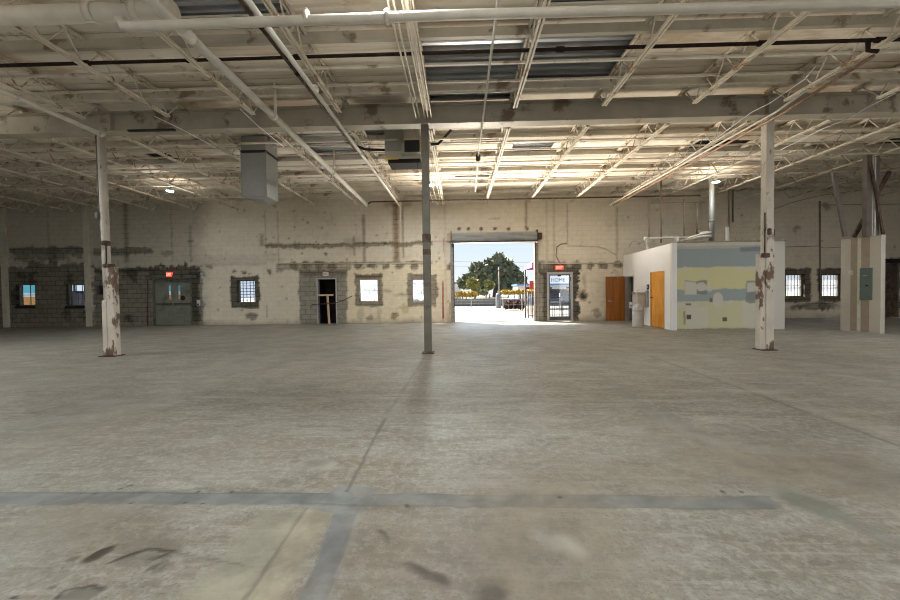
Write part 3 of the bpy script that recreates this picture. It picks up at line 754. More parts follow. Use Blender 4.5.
def col_left():
    xt=onY(101.5,140,CY).x; xb=onY(110.3,354,CY).x; x=xb; w=.15
    t=thing('steel_column','white flaking column at the left with a wide casing up to head height','column',(x,CY,0),'columns under the girder')
    ax=lambda z: xb+(xt-xb)*z/BZ0
    MB().tube([(xb,CY,.015),(xt,CY,BZ0-.012)],w/2,20).build('shaft',M_COLA,t)
    MB().box(x-.15,x+.21,CY-.13,CY+.13,0,.015).build('base_plate',M_RUST,t)
    MB().box(xt-.12,xt+.12,CY-.13,CY+.13,BZ0-.012,BZ0).build('cap_plate',M_BEAM,t)
    z=onY(110,266,CY).z
    MB().box(x+.03,x+.19,CY-.08,CY+.06,.015,z-.02).build('casing',M_COLB,t,bevel=.012)
    MB().box(x-.072,x+.03,CY-.09,CY+.075,.015,z*.62).build('casing',M_COLB,t,bevel=.012)
    c=MB().box(x-.02,x+.12,CY-.105,CY+.07,z-.04,z+.04).build('torn_metal_rim',M_RUST,t,bevel=.02); c['label']='torn rusty rim of the casing'
    z2=onY(106,243,CY).z; a=ax(z2)
    MB().lathe([(.02,z2-.1),(.078,z2-.05),(.082,z2+.03),(.03,z2+.07)],a+.01,CY-.01,14).build('rusty_clamp',M_RUST,t)
    MB().tube([(a+.07,CY-.07,z2),(x+.07,CY-.09,z+.1),(x+.06,CY-.1,z-.02)],.013,8).build('broken_conduit',M_BLACK,t)
    MB().tube([(xt-.095,CY-.02,BZ0-.05),(xt-.09,CY-.02,3.2),(ax(2.9)-.075,CY-.03,2.9),(ax(2.5)-.09,CY-.03,2.55)],.009,8).build('conduit',M_COLC,t)
    MB().tube([(xt-.125,CY-.0,BZ0-.05),(ax(3)-.12,CY-.0,2.9),(ax(2.6)-.09,CY-.03,2.6)],.008,8).build('conduit',M_COLC,t)
    zb=onY(100,216,CY).z
    MB().box(ax(zb)-.125,ax(zb)-.055,CY-.10,CY-.02,zb-.07,zb+.07).build('junction_box',M_COLC,t,bevel=.008)
    zb=onY(102,290,CY).z
    MB().box(x-.15,x-.09,CY-.11,CY-.02,zb-.10,zb+.10).build('switch_box',M_BLACK,t,bevel=.006)
    return x
XCl=col_left()
def col_right():
    x=onY(767.3,200,CY).x
    t=thing('steel_column','white peeling column at the right with two conduits and a casing low down','column',(x,CY,0),'columns under the girder')
    w=.155
    MB().box(x-w/2,x+w/2,CY-w/2,CY+w/2,.015,BZ0-.012).build('shaft',M_COLA,t,bevel=.012)
    MB().box(x-.19,x+.13,CY-.13,CY+.13,0,.015).build('base_plate',M_RUST,t)
    MB().box(x-.12,x+.12,CY-.13,CY+.13,BZ0-.012,BZ0).build('cap_plate',M_BEAM,t)
    z=onY(763,254,CY).z
    MB().box(x-.19,x-.083,CY-.07,CY+.06,.015,z).build('casing',M_COLB,t,bevel=.01)
    MB().box(x-.081,x+.081,CY-.086,CY+.086,.02,z+.1).build('lower_sleeve',M_COLB,t,bevel=.012)
    z1=onY(761,256,CY).z; z2=onY(761,211,CY).z; z3=onY(765,232,CY).z
    MB().box(x-.17,x-.03,CY-.12,CY-.05,z1-.04,z1+.05).build('rusty_clamp',M_RUST,t,bevel=.015)
    MB().box(x-.06,x+.0,CY-.12,CY-.06,z3-.07,z3+.06).build('rusty_clamp',M_RUST,t,bevel=.015)
    MB().box(x+.06,x+.11,CY-.07,CY+.05,z3-.09,z3+.05).build('rusty_clamp',M_RUST,t,bevel=.015)
    MB().box(x-.13,x-.08,CY-.08,CY-.02,z2-.05,z2+.04).build('junction_box',M_COND,t,bevel=.008)
    MB().tube([(x-.12,CY-.05,z2),(x-.15,CY-.05,z2-.15),(x-.15,CY-.05,z1+.2),(x-.10,CY-.06,z1)],.012,8).build('conduit',M_COND,t)
    MB().tube([(x-.09,CY-.05,z2),(x-.09,CY-.05,z1)],.011,8).build('conduit',M_RUST,t)
    return x
XCr=col_right()

# ------------------------------------------------------------------ pipes and conduits
def pipe(name,pts,r,material,label,cat='pipe',parts=None,n=12,group=None,rb=.012):
    """a run of pipe; parts = [(partname, point, radius, length, axis)] couplings"""
    o=MB().tube(pts,r,n).build(name,material); tag(o,label,cat,group)
    for p in parts or []:
        nm,c,rr,ln,ax=p[:5]; mm=p[5] if len(p)>5 else material
        c=Vector(c); a=Vector(ax).normalized()*ln/2
        MB().tube([c-a,c+a],rr,14).build(nm,mm,o)
    return o
ZP=CH+3.35
# big overhead pipe across the top (left, thick)
Yp=yat(450,15,ZP-.02)+.1
def PX(px,py,Y): return onY(px,py,Y)
pL=PX(-25,9,Yp); pT=PX(163,11,Yp)
zL=pL.z
XbP=onZ(365,203,ZP).x
o=MB().tube([(-8.5,Yp,pT.z),(XbP-.065,Yp,pT.z)],.105,20).build('overhead_pipe',M_PIPEW)
tag(o,'thick pale main pipe crossing the top left corner, with bolted couplings','pipe')
def coupling(o,x,Y,z,r):
    MB().tube([(x-.05,Y,z),(x+.05,Y,z)],r*1.17,18).build('coupling',M_PIPEW,o)
    for s in (-1,1):
        MB().tube([(x-.06,Y-.03,z+s*(r*1.25)),(x+.06,Y-.03,z+s*(r*1.25))],.014,8).build('bolt',M_PIPEW,o)
coupling(o,PX(93,10,Yp).x,Yp,pT.z,.105); coupling(o,PX(138,12,Yp).x,Yp,pT.z,.105)
MB().tube([(PX(120,10,Yp).x,Yp,pT.z+.0),(PX(120,10,Yp).x,Yp,pT.z-.17)],.06,16).build('tee_outlet',M_PIPEW,o)
# thinner pipe with elbow
Ys=4.22; pm=PX(450,15,Ys); ps=PX(122,26,Ys); pe=PX(905,3,Ys); xel=PX(122,20,Yp).x
o=MB().tube([(ps.x,Ys,ps.z+.08),(ps.x+.02,Ys,ps.z+.0),(ps.x+.1,Ys,ps.z-.01),(pm.x,Ys,pm.z),(8.5,Ys,pm.z+.0+(pe.z-pm.z)*8.5/pe.x)],.052,16).build('overhead_pipe',M_PIPEW)
tag(o,'slimmer pale pipe running across the whole top of the view from an elbow','pipe')
for px in (307,387): 
    c=PX(px,17,Ys); MB().tube([(c.x-.025,Ys,c.z),(c.x+.025,Ys,c.z)],.072,14).build('coupling',M_PIPEW,o)
    MB().box(c.x-.012,c.x+.012,Ys-.03,Ys+.03,c.z-.075,c.z+.085).build('clamp',M_PIPEW,o)
cP=PX(387,16,Yp)
# depth-running pipes
def dpoint(px,py,z): return onZ(px,py,z)
a=dpoint(365,203,ZP); XbP=a.x
Yw=14.0
o=MB().tube([(XbP,Yp-.6,ZP),(XbP,Yw,ZP)],.062,16).build('overhead_pipe',M_PIPEW); tag(o,'pale pipe running under the girder from the main pipe to the back wall','pipe')
MB().tube([(XbP,Yp+.02,ZP),(XbP,Yp+.2,ZP)],.08,16).build('coupling',M_PIPEW,o)
for yy in (6.9,10.2): 
    MB().tube([(XbP,yy-.04,ZP),(XbP,yy+.04,ZP)],.08,16).build('coupling',M_PIPEW,o); MB().box(XbP-.02,XbP+.02,yy+.1,yy+.14,ZP+.05,ZC-.02).build('hanger',M_PIPEW,o)
# run along the back wall
Zr=onY(500,199.3,Yw).z
o=MB().tube([(XbP,Yw,ZP),(XbP+.15,Yw,Zr),(PX(700,199,Yw).x,Yw,Zr)],.03,12).build('wall_pipe',M_RUST); tag(o,'thin brown pipe running level just below the ceiling near the back wall','pipe')
# second depth pipe with dark conduit
b_=dpoint(399,205,ZP-.03); X2=b_.x
o=MB().tube([(X2-.12,3.6,ZP-.03),(X2,14.3,ZP-.03)],.036,12).build('overhead_pipe',M_PIPEW); tag(o,'slim pale pipe beside the dark conduit, ending in a drop at the wall','pipe')
MB().tube([(X2,14.26,ZP-.03),(X2+.0,14.35,ZP-.9)],.02,8).build('drop_pipe',M_PIPEW,o)
for yy in (6.0,8.8,11.5): MB().tube([(X2-.06,yy-.05,ZP-.03),(X2-.06,yy+.05,ZP-.03)],.05,12).build('coupling',M_PIPEW,o)
o=MB().tube([(X2-.24,3.6,ZP-.0),(X2-.17,6.2,ZP-.02),(X2-.12,8.6,ZP-.05)],.024,10).build('overhead_conduit',M_RUST); tag(o,'dark greasy conduit hugging the slim pale pipe left of the centre column','conduit')
for yy in (4.6,5.6,6.6,7.6): MB().tube([(X2-.2+(yy-4.6)*.018,yy-.04,ZP-.01),(X2-.2+(yy-4.6)*.018,yy+.04,ZP-.012)],.036,8).build('strap',M_PIPEBLK,o)
# left pipe ending on left column
pe_=PX(103,135,CY-.13)
o=MB().tube([(pe_.x-.10,3.2,pe_.z+.03),(pe_.x,CY-.17,pe_.z)],.045,14).build('overhead_pipe',M_PIPEW); tag(o,'pale pipe coming from the upper left edge and stopping at the left column','pipe')
MB().tube([(pe_.x,CY-.22,pe_.z),(pe_.x,CY-.14,pe_.z)],.06,12).build('end_cap',M_PIPEW,o)
for yy in (6.2,): MB().tube([(pe_.x-.04,yy-.03,pe_.z+.01),(pe_.x-.04,yy+.03,pe_.z+.01)],.06,12).build('coupling',M_PIPEW,o)
# conduit bundle left of centre
for i,(px0,px1,dz) in enumerate(((389,412,.0),(396,415,.01),(404,421,0),(410,424,.015),(417,426.5,0))):
    p=dpoint(px0,0,ZB-.035); q=dpoint(px1,104,ZB-.035)
    xx=(p.x+q.x)/2
    o=MB().tube([(xx,3.4,ZB-.04-dz),(xx,BY-.1,ZB-.04-dz)],.015,8).build('ceiling_conduit',M_COND)
    tag(o,'pale conduit in the bundle of five above the centre column, %s from the left'%ordinal(i+1),'conduit','conduit bundle in the near bay')
for i,(px1) in enumerate((432,436,440)):
    q=dpoint(px1,200,ZB-.05); 
    o=MB().tube([(q.x,BY+.4,ZB-.04),(q.x,15.2,ZB-.04)],.015,8).build('ceiling_conduit',M_COND)
    tag(o,'pale conduit behind the girder right of the centre column, %s from the left'%ordinal(i+1),'conduit','conduit bundle in the far bay')
# thin white conduit with a valve
pa=dpoint(497,0,CH+3.4); pb=dpoint(477,160,CH+3.4)
o=MB().tube([(.5,3.6,CH+3.42),(.53,9.3,CH+3.42),(.62,13.0,CH+3.5)],.02,8).build('hanging_conduit',M_PIPEW); tag(o,'thin white conduit passing under the girder just left of the roll-up door','conduit')
MB().lathe([(.02,CH+3.30),(.06,CH+3.33),(.06,CH+3.45),(.03,CH+3.5)],.53,9.45,12).build('valve_body',M_RUST,o)
# black pipe
zb=CH+3.70; Yb=yat(450,52.5,zb)
o=MB().tube([(-9,Yb,zb),(9,Yb,zb)],.028,10).build('black_pipe',M_PIPEBLK); tag(o,'long black iron pipe crossing the near bay above the joist bottoms','pipe')
for px in (85,190,298,560,762,880): 
    c=PX(px,52,Yb).x; MB().tube([(c-.06,Yb,zb),(c+.06,Yb,zb)],.042,10).build('coupling',M_PIPEBLK,o)
pd=PX(868,47,Yb)
MB().tube([(pd.x,Yb,zb),(pd.x,Yb,zb-.15),(pd.x+.14,Yb+.0,zb-.17)],.03,10).build('drop_elbow',M_PIPEBLK,o)
# reddish pipe on the right
q=dpoint(765,123,ZP); 
o=MB().tube([(q.x+.02,Yb-.0,ZP+.12),(q.x,BY-.4,ZP),(q.x-.05,15.0,ZP+.02)],.026,10).build('reddish_pipe',M_COPPER); tag(o,'reddish pipe slanting from the black pipe elbow over the right column','pipe')
o=MB().tube([(q.x-.13,Yb+.9,ZP+.1),(q.x-.12,BY-.4,ZP+.03),(q.x-.2,15.0,ZP+.04)],.022,10).build('pale_pipe',M_PIPEW); tag(o,'pale pipe running alongside the reddish pipe towards the back wall','pipe')
o=MB().tube([dpoint(816,66,ZB),dpoint(805,79,ZB-.06),dpoint(770,103,CH+3.42),dpoint(752,112,CH+3.38),dpoint(700,150,CH+3.42),dpoint(676,166,CH+3.45)],.009,6).build('white_cable',M_WHITE); tag(o,'loose white cable sagging past the girder left of the right column','cable')
o=MB().tube([dpoint(896,93,ZB),dpoint(866,108,ZB-.05),dpoint(852,117,CH+3.38),dpoint(820,130,CH+3.38),dpoint(797,142,CH+3.42),dpoint(780,150,CH+3.44)],.009,6).build('white_cable',M_WHITE); tag(o,'loose white cable at the right edge crossing the girder','cable')
o=MB().tube([dpoint(154,116,ZB-.03),dpoint(185,131,CH+3.38),dpoint(232,157,CH+3.4)],.009,6).build('white_cable',M_WHITE); tag(o,'white cable passing under the girder left of the hanging duct','cable')
o=MB().tube([dpoint(240,109,CH+3.4),dpoint(258,126,CH+3.36),dpoint(284,147,CH+3.42)],.009,6).build('white_cable',M_WHITE); tag(o,'white cable crossing in front of the hanging duct','cable')
# black flexible hose near centre
hz=CH+3.2
o=MB().tube([PX(347,142,9),PX(356,146,9),PX(366,149.5,9),PX(385,150,9),PX(405,147.5,9)],.03,10).build('black_hose',M_BLACK); tag(o,'black hose looping up to the heater unit from the left','hose')
o=MB().tube([PX(431,144.5,9),PX(438,144,9),PX(444,138,9),PX(451,130,9)],.03,10).build('black_hose',M_BLACK); tag(o,'short black hose bending up right of the centre column','hose')
o=MB().box(PX(131,130,BY).x,PX(177,130,BY).x,BY-.09,BY-.03,BZ0-.035,BZ0-.001).build('black_bracket',M_BLACK); tag(o,'black strip fixed under the girder right of the left column','bracket')

# wall conduits and pipes at back right
def wpipe(pts,r,material,label,Y=D-.05,name='wall_conduit',cat='conduit'):
    P=[onY(x,y,Y) for x,y in pts]
    o=MB().tube(P,r,8).build(name,material); tag(o,label,cat); return o
wpipe([(649,199),(649,243)],.022,M_CONDD,'brown drop pipe above the left edge of the white room, leftmost of three',Yw,'drop_pipe','pipe')
wpipe([(661,181),(661,243)],.035,M_CONDD,'thicker drop pipe above the white room beside a thinner brown one',Yw,'drop_pipe','pipe')
wpipe([(684,199),(684,239)],.022,M_CONDD,'brown drop pipe above the white room left of the flue',Yw,'drop_pipe','pipe')
wpipe([(697,203),(697,236)],.035,M_CONDD,'wide brown drop pipe just left of the flue',Yw,'drop_pipe','pipe')
wpipe([(650,203),(705,202)],.02,M_CONDD,'short brown cross pipe joining the drop pipes above the white room',Yw,'cross_pipe','pipe')
wpipe([(729,190),(729,232)],.015,M_CONDD,'thin conduit drop right of the flue')
wpipe([(733,190),(733,222)],.03,M_CONDD,'thicker short conduit drop right of the flue')
wpipe([(820,201),(820.5,300)],.022,M_CONDD,'dark vertical conduit on the wall between the two right windows')
wpipe([(819,205),(900,204)],.015,M_CONDD,'level conduit high on the wall at the far right')
wpipe([(786,247),(819,246),(824,248),(862,246)],.012,M_CONDD,'thin level cable at mid height on the right wall')
wpipe([(772,210),(790,203),(818,196),(860,190)],.012,M_CONDD,'thin cable sagging along the upper right wall')
wpipe([(541,263.5),(620,263)],.025,M_COND,'grey level conduit with round mortar patches right of the glass door')
wpipe([(278,263.6),(428,263)],.02,M_COND,'grey level conduit above the dark doorway and windows')
wpipe([(561,265),(556,256),(557,247),(561,244),(567,243.5)],.022,M_CONDD,'curved old conduit above the exit sign by the glass door')
wpipe([(567,246),(597,246),(606,249),(616,255)],.015,M_COND,'drooping thin cable leading right from the curved conduit')
wpipe([(313,304.5),(335,303),(352,296)],.02,M_RUST,'bent iron rod leaning across the dark doorway','',) if False else None
wpipe([(443,283),(443,318)],.022,mat('red_pipe_paint',(.45,.06,.04),.5),'thin red pipe standing on the wall left of the roll-up door',name='red_pipe',cat='pipe')
wpipe([(267,305),(267,318)],.012,M_RUST,'short conduit stub low on the wall right of the grid window')

# ------------------------------------------------------------------ ducts
M_TAPE=mat('black_duct_tape',(.03,.028,.025),.6)
M_DUCTX=mat('plain_duct_grey',(.36,.365,.345),.42,.35,.08,2,(.25,.25,.23),.33,.1)
def duct():
    Y=9.3; a=onY(242,190,Y); b_=onY(266.5,190,Y); zb=onY(255,196.5,Y).z; dpt=.62
    x0,x1=a.x,b_.x
    t=thing('hanging_duct','tall square grey sheet-metal duct hanging from the ceiling','duct',(x0,Y,zb))
    MB().box(x0,x1,Y,Y+dpt,zb,ZC-.02).build('duct_shell',M_DUCTX,t,bevel=.01)
    # cross-broken panel creases
    m_=MB()
    m_.bar((x0+.01,Y-.003,zb+.05),(x1-.01,Y-.003,zb+.95),.008,.006,(0,1,0)); m_.bar((x1-.01,Y-.003,zb+.05),(x0+.01,Y-.003,zb+.95),.008,.006,(0,1,0))
    m_.build('crease',M_DUCTX,t)
    zt=onY(255,151.5,Y).z
    MB().box(x0-.008,x1+.008,Y-.008,Y+dpt+.008,zt-.03,zt+.035).build('tape_band',M_TAPE,t)
    MB().prism([(x0+.02,zb-.0),(x1-.0,zb-.0),(x1-.2,zb-.07),(x0+.33,zb-.05)],Y+.02,Y+dpt-.05).build('torn_end',M_DUCT,t)
    for s in (x0,x1): MB().box(s-.012,s+.012,Y-.012,Y+.012,zb,zt).build('corner_seam',M_DUCT,t)
duct()
def heater():
    Y=8.9; P=lambda px,py: onY(px,py,Y)
    x0=P(384.5,140).x; x1=P(403,140).x; x2=P(421,140).x; zt=ZC-.02
    z1=P(400,151).z
    t=thing('ceiling_heater','boxy grey and yellow unit heater hanging beside the centre column','heater',(x1,Y,P(400,163).z))
    MB().box(x0,x1,Y,Y+.5,z1,zt).build('grey_flue_box',M_DUCT,t,bevel=.01)
    MB().box(x1,x2-.02,Y+.02,Y+.5,P(410,145).z,zt).build('upper_casing',M_DRY,t,bevel=.01)
    zl0=P(400,159).z; zl1=P(400,151.5).z
    MB().box(x0+.03,x2,Y-.03,Y+.52,zl0,zl1).build('lower_casing',M_DRY,t,bevel=.01)
    MB().box(x0+.08,x2-.02,Y+.0,Y+.48,P(400,163).z,zl0).build('dark_base',M_DARK,t)
    # hooded outlet
    hx0=x1-.02; hx1=x2+.02; zh1=P(410,144).z; zh0=P(410,156.5).z
    MB().prism([(Y-.26,zh0),(Y+.02,zh0),(Y+.02,zh1),(Y-.05,zh1)],hx0,hx1,'x').build('outlet_hood',M_DRY,t)
    MB().quad((hx0+.12,Y-.255,zh0+.03),(hx1-.03,Y-.255,zh0+.03),(hx1-.05,Y-.07,zh1-.03),(hx0+.06,Y-.07,zh1-.03)).build('outlet_opening',M_BLACK,t) if False else MB().box(hx0+.09,hx1-.04,Y-.275,Y-.2,zh0+.01,zh1-.02).build('outlet_opening',M_BLACK,t)
    MB().box(hx1-.015,hx1+.012,Y-.26,Y+.1,zh0,zh1+.0).build('yellow_edge',M_YEL,t)
    MB().box(x0+.0,x0+.33,Y-.05,Y-.03,zl0-.02,zl0+.015).build('yellow_edge',M_YEL,t)
    MB().tube([(x2-.1,Y+.1,P(400,163).z+.01),(x2-.1,Y+.1,P(400,168).z)],.008,6).build('wire',M_BLACK,t)
heater()

# ------------------------------------------------------------------ lamps
def lamp_at(x,y,z,label,up,down,r=.12):
    t=thing('led_lamp',label,'lamp',(x,y,z),'small lit ceiling lamps')
    MB().lathe([(.03,z+.18),(.05,z+.12),(r*.5,z+.05),(r,z+.02),(r,z)],x,y,20).build('housing',M_DUCT,t)
    MB().tube([(x,y,z+.17),(x,y,ZC)],.008,6).build('hanger_rod',M_DUCT,t)
    MB().lathe([(r*.9,z-.001),(r*.8,z-.015),(r*.4,z-.02)],x,y,20).build('lens',M_LED,t)
    if up:
        ld=bpy.data.lights.new('ceiling_fill_light','AREA'); ld.shape='DISK'; ld.size=.5; ld.energy=up; ld.color=(1,.90,.76)  # added up-facing light below the fixture, brightens the ceiling
        lo=bpy.data.objects.new('ceiling_fill_light',ld); COL.objects.link(lo); lo.location=(x,y,z-.3); lo.rotation_euler=(math.pi,0,0)
    if down:
        ld=bpy.data.lights.new('lamp_beam','AREA'); ld.shape='DISK'; ld.size=r*1.8; ld.energy=down; ld.color=(.93,.97,1)
        lo=bpy.data.objects.new('lamp_beam',ld); COL.objects.link(lo); lo.location=(x,y,z-.03)
def lamp(px,py,label,up,down):
    z=ZB-.06; p=onZ(px,py,z); lamp_at(p.x,p.y,z,label,up,down)
lamp(170,191,'small lit lamp under the ceiling at the far left, beyond the left column',5,16)
lamp(431.5,185,'small lit lamp under the ceiling right of the centre column',9,50)
lamp(716,182,'small lit lamp under the ceiling beside the silvery flue',10,6)
p_=onZ(389,-20,CH+3.5); lamp_at(p_.x,p_.y,CH+3.5,'lit lamp close above the slim overhead pipe, just out of view',4,40,.09)
for (x,y,lab,e) in ((-6.2,2.0,'added unseen fill lamp above the near left floor',38),(.3,1.6,'added unseen fill lamp straight above the camera spot',34),(6.6,2.0,'added unseen fill lamp above the near right floor',36),(-11.2,6.0,'added fill lamp out of view beyond the left column',100),(11.4,6.0,'added fill lamp out of view beyond the right column',90),(-3.4,-3.6,'added unseen fill lamp behind on the left',40),(3.8,-3.6,'added unseen fill lamp behind on the right',40)):
    lamp_at(x,y,ZB-.06,lab,e*.34,e*.8)  # unseen lamps added to brighten the near floor and sides

# ------------------------------------------------------------------ pilasters
for i,(px,w) in enumerate(((7,.22),(89.5,.2))):
    p=onY(px,300,D); o=MB().box(p.x-w/2,p.x+w/2,D-.09,D,0,ZC-.05).build('trim_%d'%(i+1),mat('pilaster_paint',(.56,.53,.44),.8,0,.15,2,(.14,.12,.09),.36,.08)); struct(o,['pale pilaster at the far left edge of the back wall','pale pilaster between the second window and the left column'][i],'pilaster')

# ------------------------------------------------------------------ windows
def window(i,w,frame_mat,glass,barsx=0,barsz=0,bmat=None,lab='',sill=None,th=.035):
    x0,x1,z0,z1=w; Y=D+.14
    t=thing('window_%d'%(i+1),lab,'window',((x0+x1)/2,Y,z0),kind='structure')
    f=MB(); e=.045
    f.box(x0,x0+e,Y-.03,Y+.03,z0,z1).box(x1-e,x1,Y-.03,Y+.03,z0,z1).box(x0+e,x1-e,Y-.03,Y+.03,z0,z0+e).box(x0+e,x1-e,Y-.03,Y+.03,z1-e,z1)
    f.build('window_frame',frame_mat,t)
    MB().box(x0+e,x1-e,Y-.004,Y+.004,z0+e,z1-e).build('pane',glass,t)
    if barsx or barsz:
        b=MB()
        for k in range(barsx): 
            x=x0+(x1-x0)*(k+1)/(barsx+1); b.box(x-th/3,x+th/3,Y+.05,Y+.07,z0,z1)
        for k in range(barsz):
            z=z0+(z1-z0)*(k+1)/(barsz+1); b.box(x0,x1,Y+.05,Y+.07,z-th/3,z+th/3)
        b.build('window_bars',bmat or M_IRON,t)
    if sill:
        MB().box(x0-.02,x1+.02,D-.05,D+.1,z0-.1,z0-.0).build('window_sill',sill,t)
window(0,WIN[0],M_FRAMED,M_FROSTL,1,1,lab='leftmost window with a striped colourful view, in bare dark block',sill=M_DARK)
window(1,WIN[1],M_FRAMED,M_FROSTL,2,2,lab='second window from the left, in bare dark block beside a pilaster',sill=M_DARK,th=.02)
window(2,WIN[2],M_FRAMED,M_FROSTL,4,7,bmat=mat('bluish_grid_bar',(.25,.27,.33),.5),lab='window with a dense grid of bars in a dark surround')
window(3,WIN[3],M_ALU,M_FROSTL,3,1,lab='bright window between the dark doorway and the centre column',th=.02)
window(4,WIN[4],M_ALU,M_FROSTL,3,2,lab='bright window partly behind the centre column',th=.02)
window(5,WIN[5],M_FRAMED,M_FROST,5,1,lab='left of the two barred bright windows right of the white room',th=.028)
window(6,WIN[6],M_FRAMED,M_FROST,5,1,lab='right of the two barred bright windows, partly behind the panel wall',th=.028)

# ------------------------------------------------------------------ exit signs
def exit_sign(px,py,w,h,label,face,letter,box=M_DUCT):
    p=onY(px,py,D-.06)
    t=thing('exit_sign',label,'sign',(p.x,D-.06,p.z-h/2))
    MB().box(p.x-w/2,p.x+w/2,D-.07,D-.0,p.z-h/2,p.z+h/2).build('sign_body',face,t,bevel=.006)
    text('lettering','EXIT',h*.85,(p.x,D-.073,p.z),(math.radians(90),0,0),letter,t,.002,w*.8)
exit_sign(169,274.5,.24,.20,'small glowing red exit sign above the double doors',M_RED,M_REDL)
exit_sign(559.5,267.6,.33,.17,'red exit sign above the glass door',M_RED,M_REDL)
exit_sign(325.5,274,.24,.16,'pale exit sign with dark letters above the dark doorway',M_SIGNW,M_SIGNR)

# ------------------------------------------------------------------ door 1: double steel doors
def dbl():
    x0,x1,z0,z1=D_DBL; z0=0; Y=D+.06
    t=thing('door_1','closed grey-green double steel doors with two tall narrow lit panes','door',((x0+x1)/2,Y,0),kind='structure')
    e=.06
    MB().box(x0,x0+e,D-.02,D+.2,0,z1).box(x1-e,x1,D-.02,D+.2,0,z1).box(x0+e,x1-e,D-.02,D+.2,z1-e,z1).build('door_frame',M_FRAMED,t)
    xm=(x0+x1)/2; sl=[onY(168.5,290,D).x, onY(178,290,D).x]; sz0=onY(170,299.5,D).z; sz1=onY(170,285.5,D).z
    for s,(a,b_) in enumerate(((x0+e,xm-.004),(xm+.004,x1-e))):
        c=sl[s]; hw=.055
        m_=MB().box(a,c-hw,Y,Y+.045,.01,z1-e).box(c+hw,b_,Y,Y+.045,.01,z1-e).box(c-hw,c+hw,Y,Y+.045,.01,sz0).box(c-hw,c+hw,Y,Y+.045,sz1,z1-e)
        lf=m_.build('door_leaf',M_GDOOR,t)
        MB().box(c-hw,c+hw,Y+.015,Y+.025,sz0,sz1).build('pane',M_FROSTL,lf)
        zz=onY(170,304,D).z
        MB().box(a+.06,b_-.06,Y-.05,Y-.02,zz-.025,zz+.035).box(a+.06,a+.1,Y-.02,Y,zz-.03,zz+.04).box(b_-.1,b_-.06,Y-.02,Y,zz-.03,zz+.04).build('push_bar',M_RUST,lf)
        MB().box(a+.05,b_-.05,Y-.06,Y,z1-e-.1,z1-e-.04).build('door_closer',M_FRAMED,lf)
    # stub pipes beside
    o=MB().tube([onY(147.5,280,D-.06),onY(147.5,326,D-.06)],.02,8).build('wall_conduit',M_RUST); tag(o,'thin dark conduit standing left of the double doors','conduit')
    p=onY(198.5,303,D-.04); o=MB().box(p.x-.06,p.x+.06,D-.07,D,p.z-.14,p.z+.14).build('pull_station',mat('white_red_box',(.6,.55,.52),.5),bevel=.01); tag(o,'small pale wall box right of the double doors','wall box')
    MB().box(p.x-.03,p.x+.03,D-.08,D-.07,p.z-.11,p.z-.02).build('handle',M_BLACK,o)
    q=onY(181.8,297,D).x
    hd=MB().tube([(q,Y-.004,p.z+.22),(q,Y+.0,p.z+.22)],.11,14).build('dark_round_patch',M_DARK,t)
dbl()
# lintel over door 1
o=MB().box(onY(146,275,D).x,onY(196,275,D).x,D-.06,D,D_DBL[3]+.0,D_DBL[3]+.13).build('trim_3',M_FRAMED); struct(o,'dark lintel beam over the double doors','lintel')

# ------------------------------------------------------------------ door 2: dark doorway with T brace
def dark():
    x0,x1,z0,z1=D_DARK
    t=thing('door_2','open dark doorway in a grey mortar surround','doorway',((x0+x1)/2,D,0),kind='structure')
    e=.05; MB().box(x0,x0+e,D-.015,D+.2,0,z1).box(x1-e,x1,D-.015,D+.2,0,z1).box(x0+e,x1-e,D-.015,D+.2,z1-e,z1).build('door_frame',M_ALU,t)
    # closet behind
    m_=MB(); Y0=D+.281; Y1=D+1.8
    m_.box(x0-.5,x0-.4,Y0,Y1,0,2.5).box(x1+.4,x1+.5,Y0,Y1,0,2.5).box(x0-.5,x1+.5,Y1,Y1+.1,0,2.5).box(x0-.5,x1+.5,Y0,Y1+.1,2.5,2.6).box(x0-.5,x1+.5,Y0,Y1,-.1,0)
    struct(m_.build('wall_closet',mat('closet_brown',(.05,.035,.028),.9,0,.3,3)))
    p=onY(327.3,296,D-.12); b_=onY(328.5,323.4,D-.12)
    t2=thing('wooden_brace','T-shaped raw wood brace standing in the dark doorway','brace',(b_.x,D-.12,0))
    MB().bar((b_.x+.03,D-.10,0.0),(p.x-.02,D-.04,p.z),.085,.04,(0,1,0)).build('post',M_RAW,t2)
    a=onY(318,296,D-.06); c=onY(333,295.5,D-.06)
    MB().box(a.x,c.x,D-.08,D-.018,p.z-.0,p.z+.075).build('crosspiece',M_RAW,t2)
    P=[onY(312,304.5,D-.13),onY(335,303.2,D-.13),onY(344,300,D-.13),onY(352,296,D-.13)]
    o=MB().tube(P,.018,8).build('iron_rod',M_RUST); tag(o,'bent dark iron rod stuck across the dark doorway','rod')
dark()

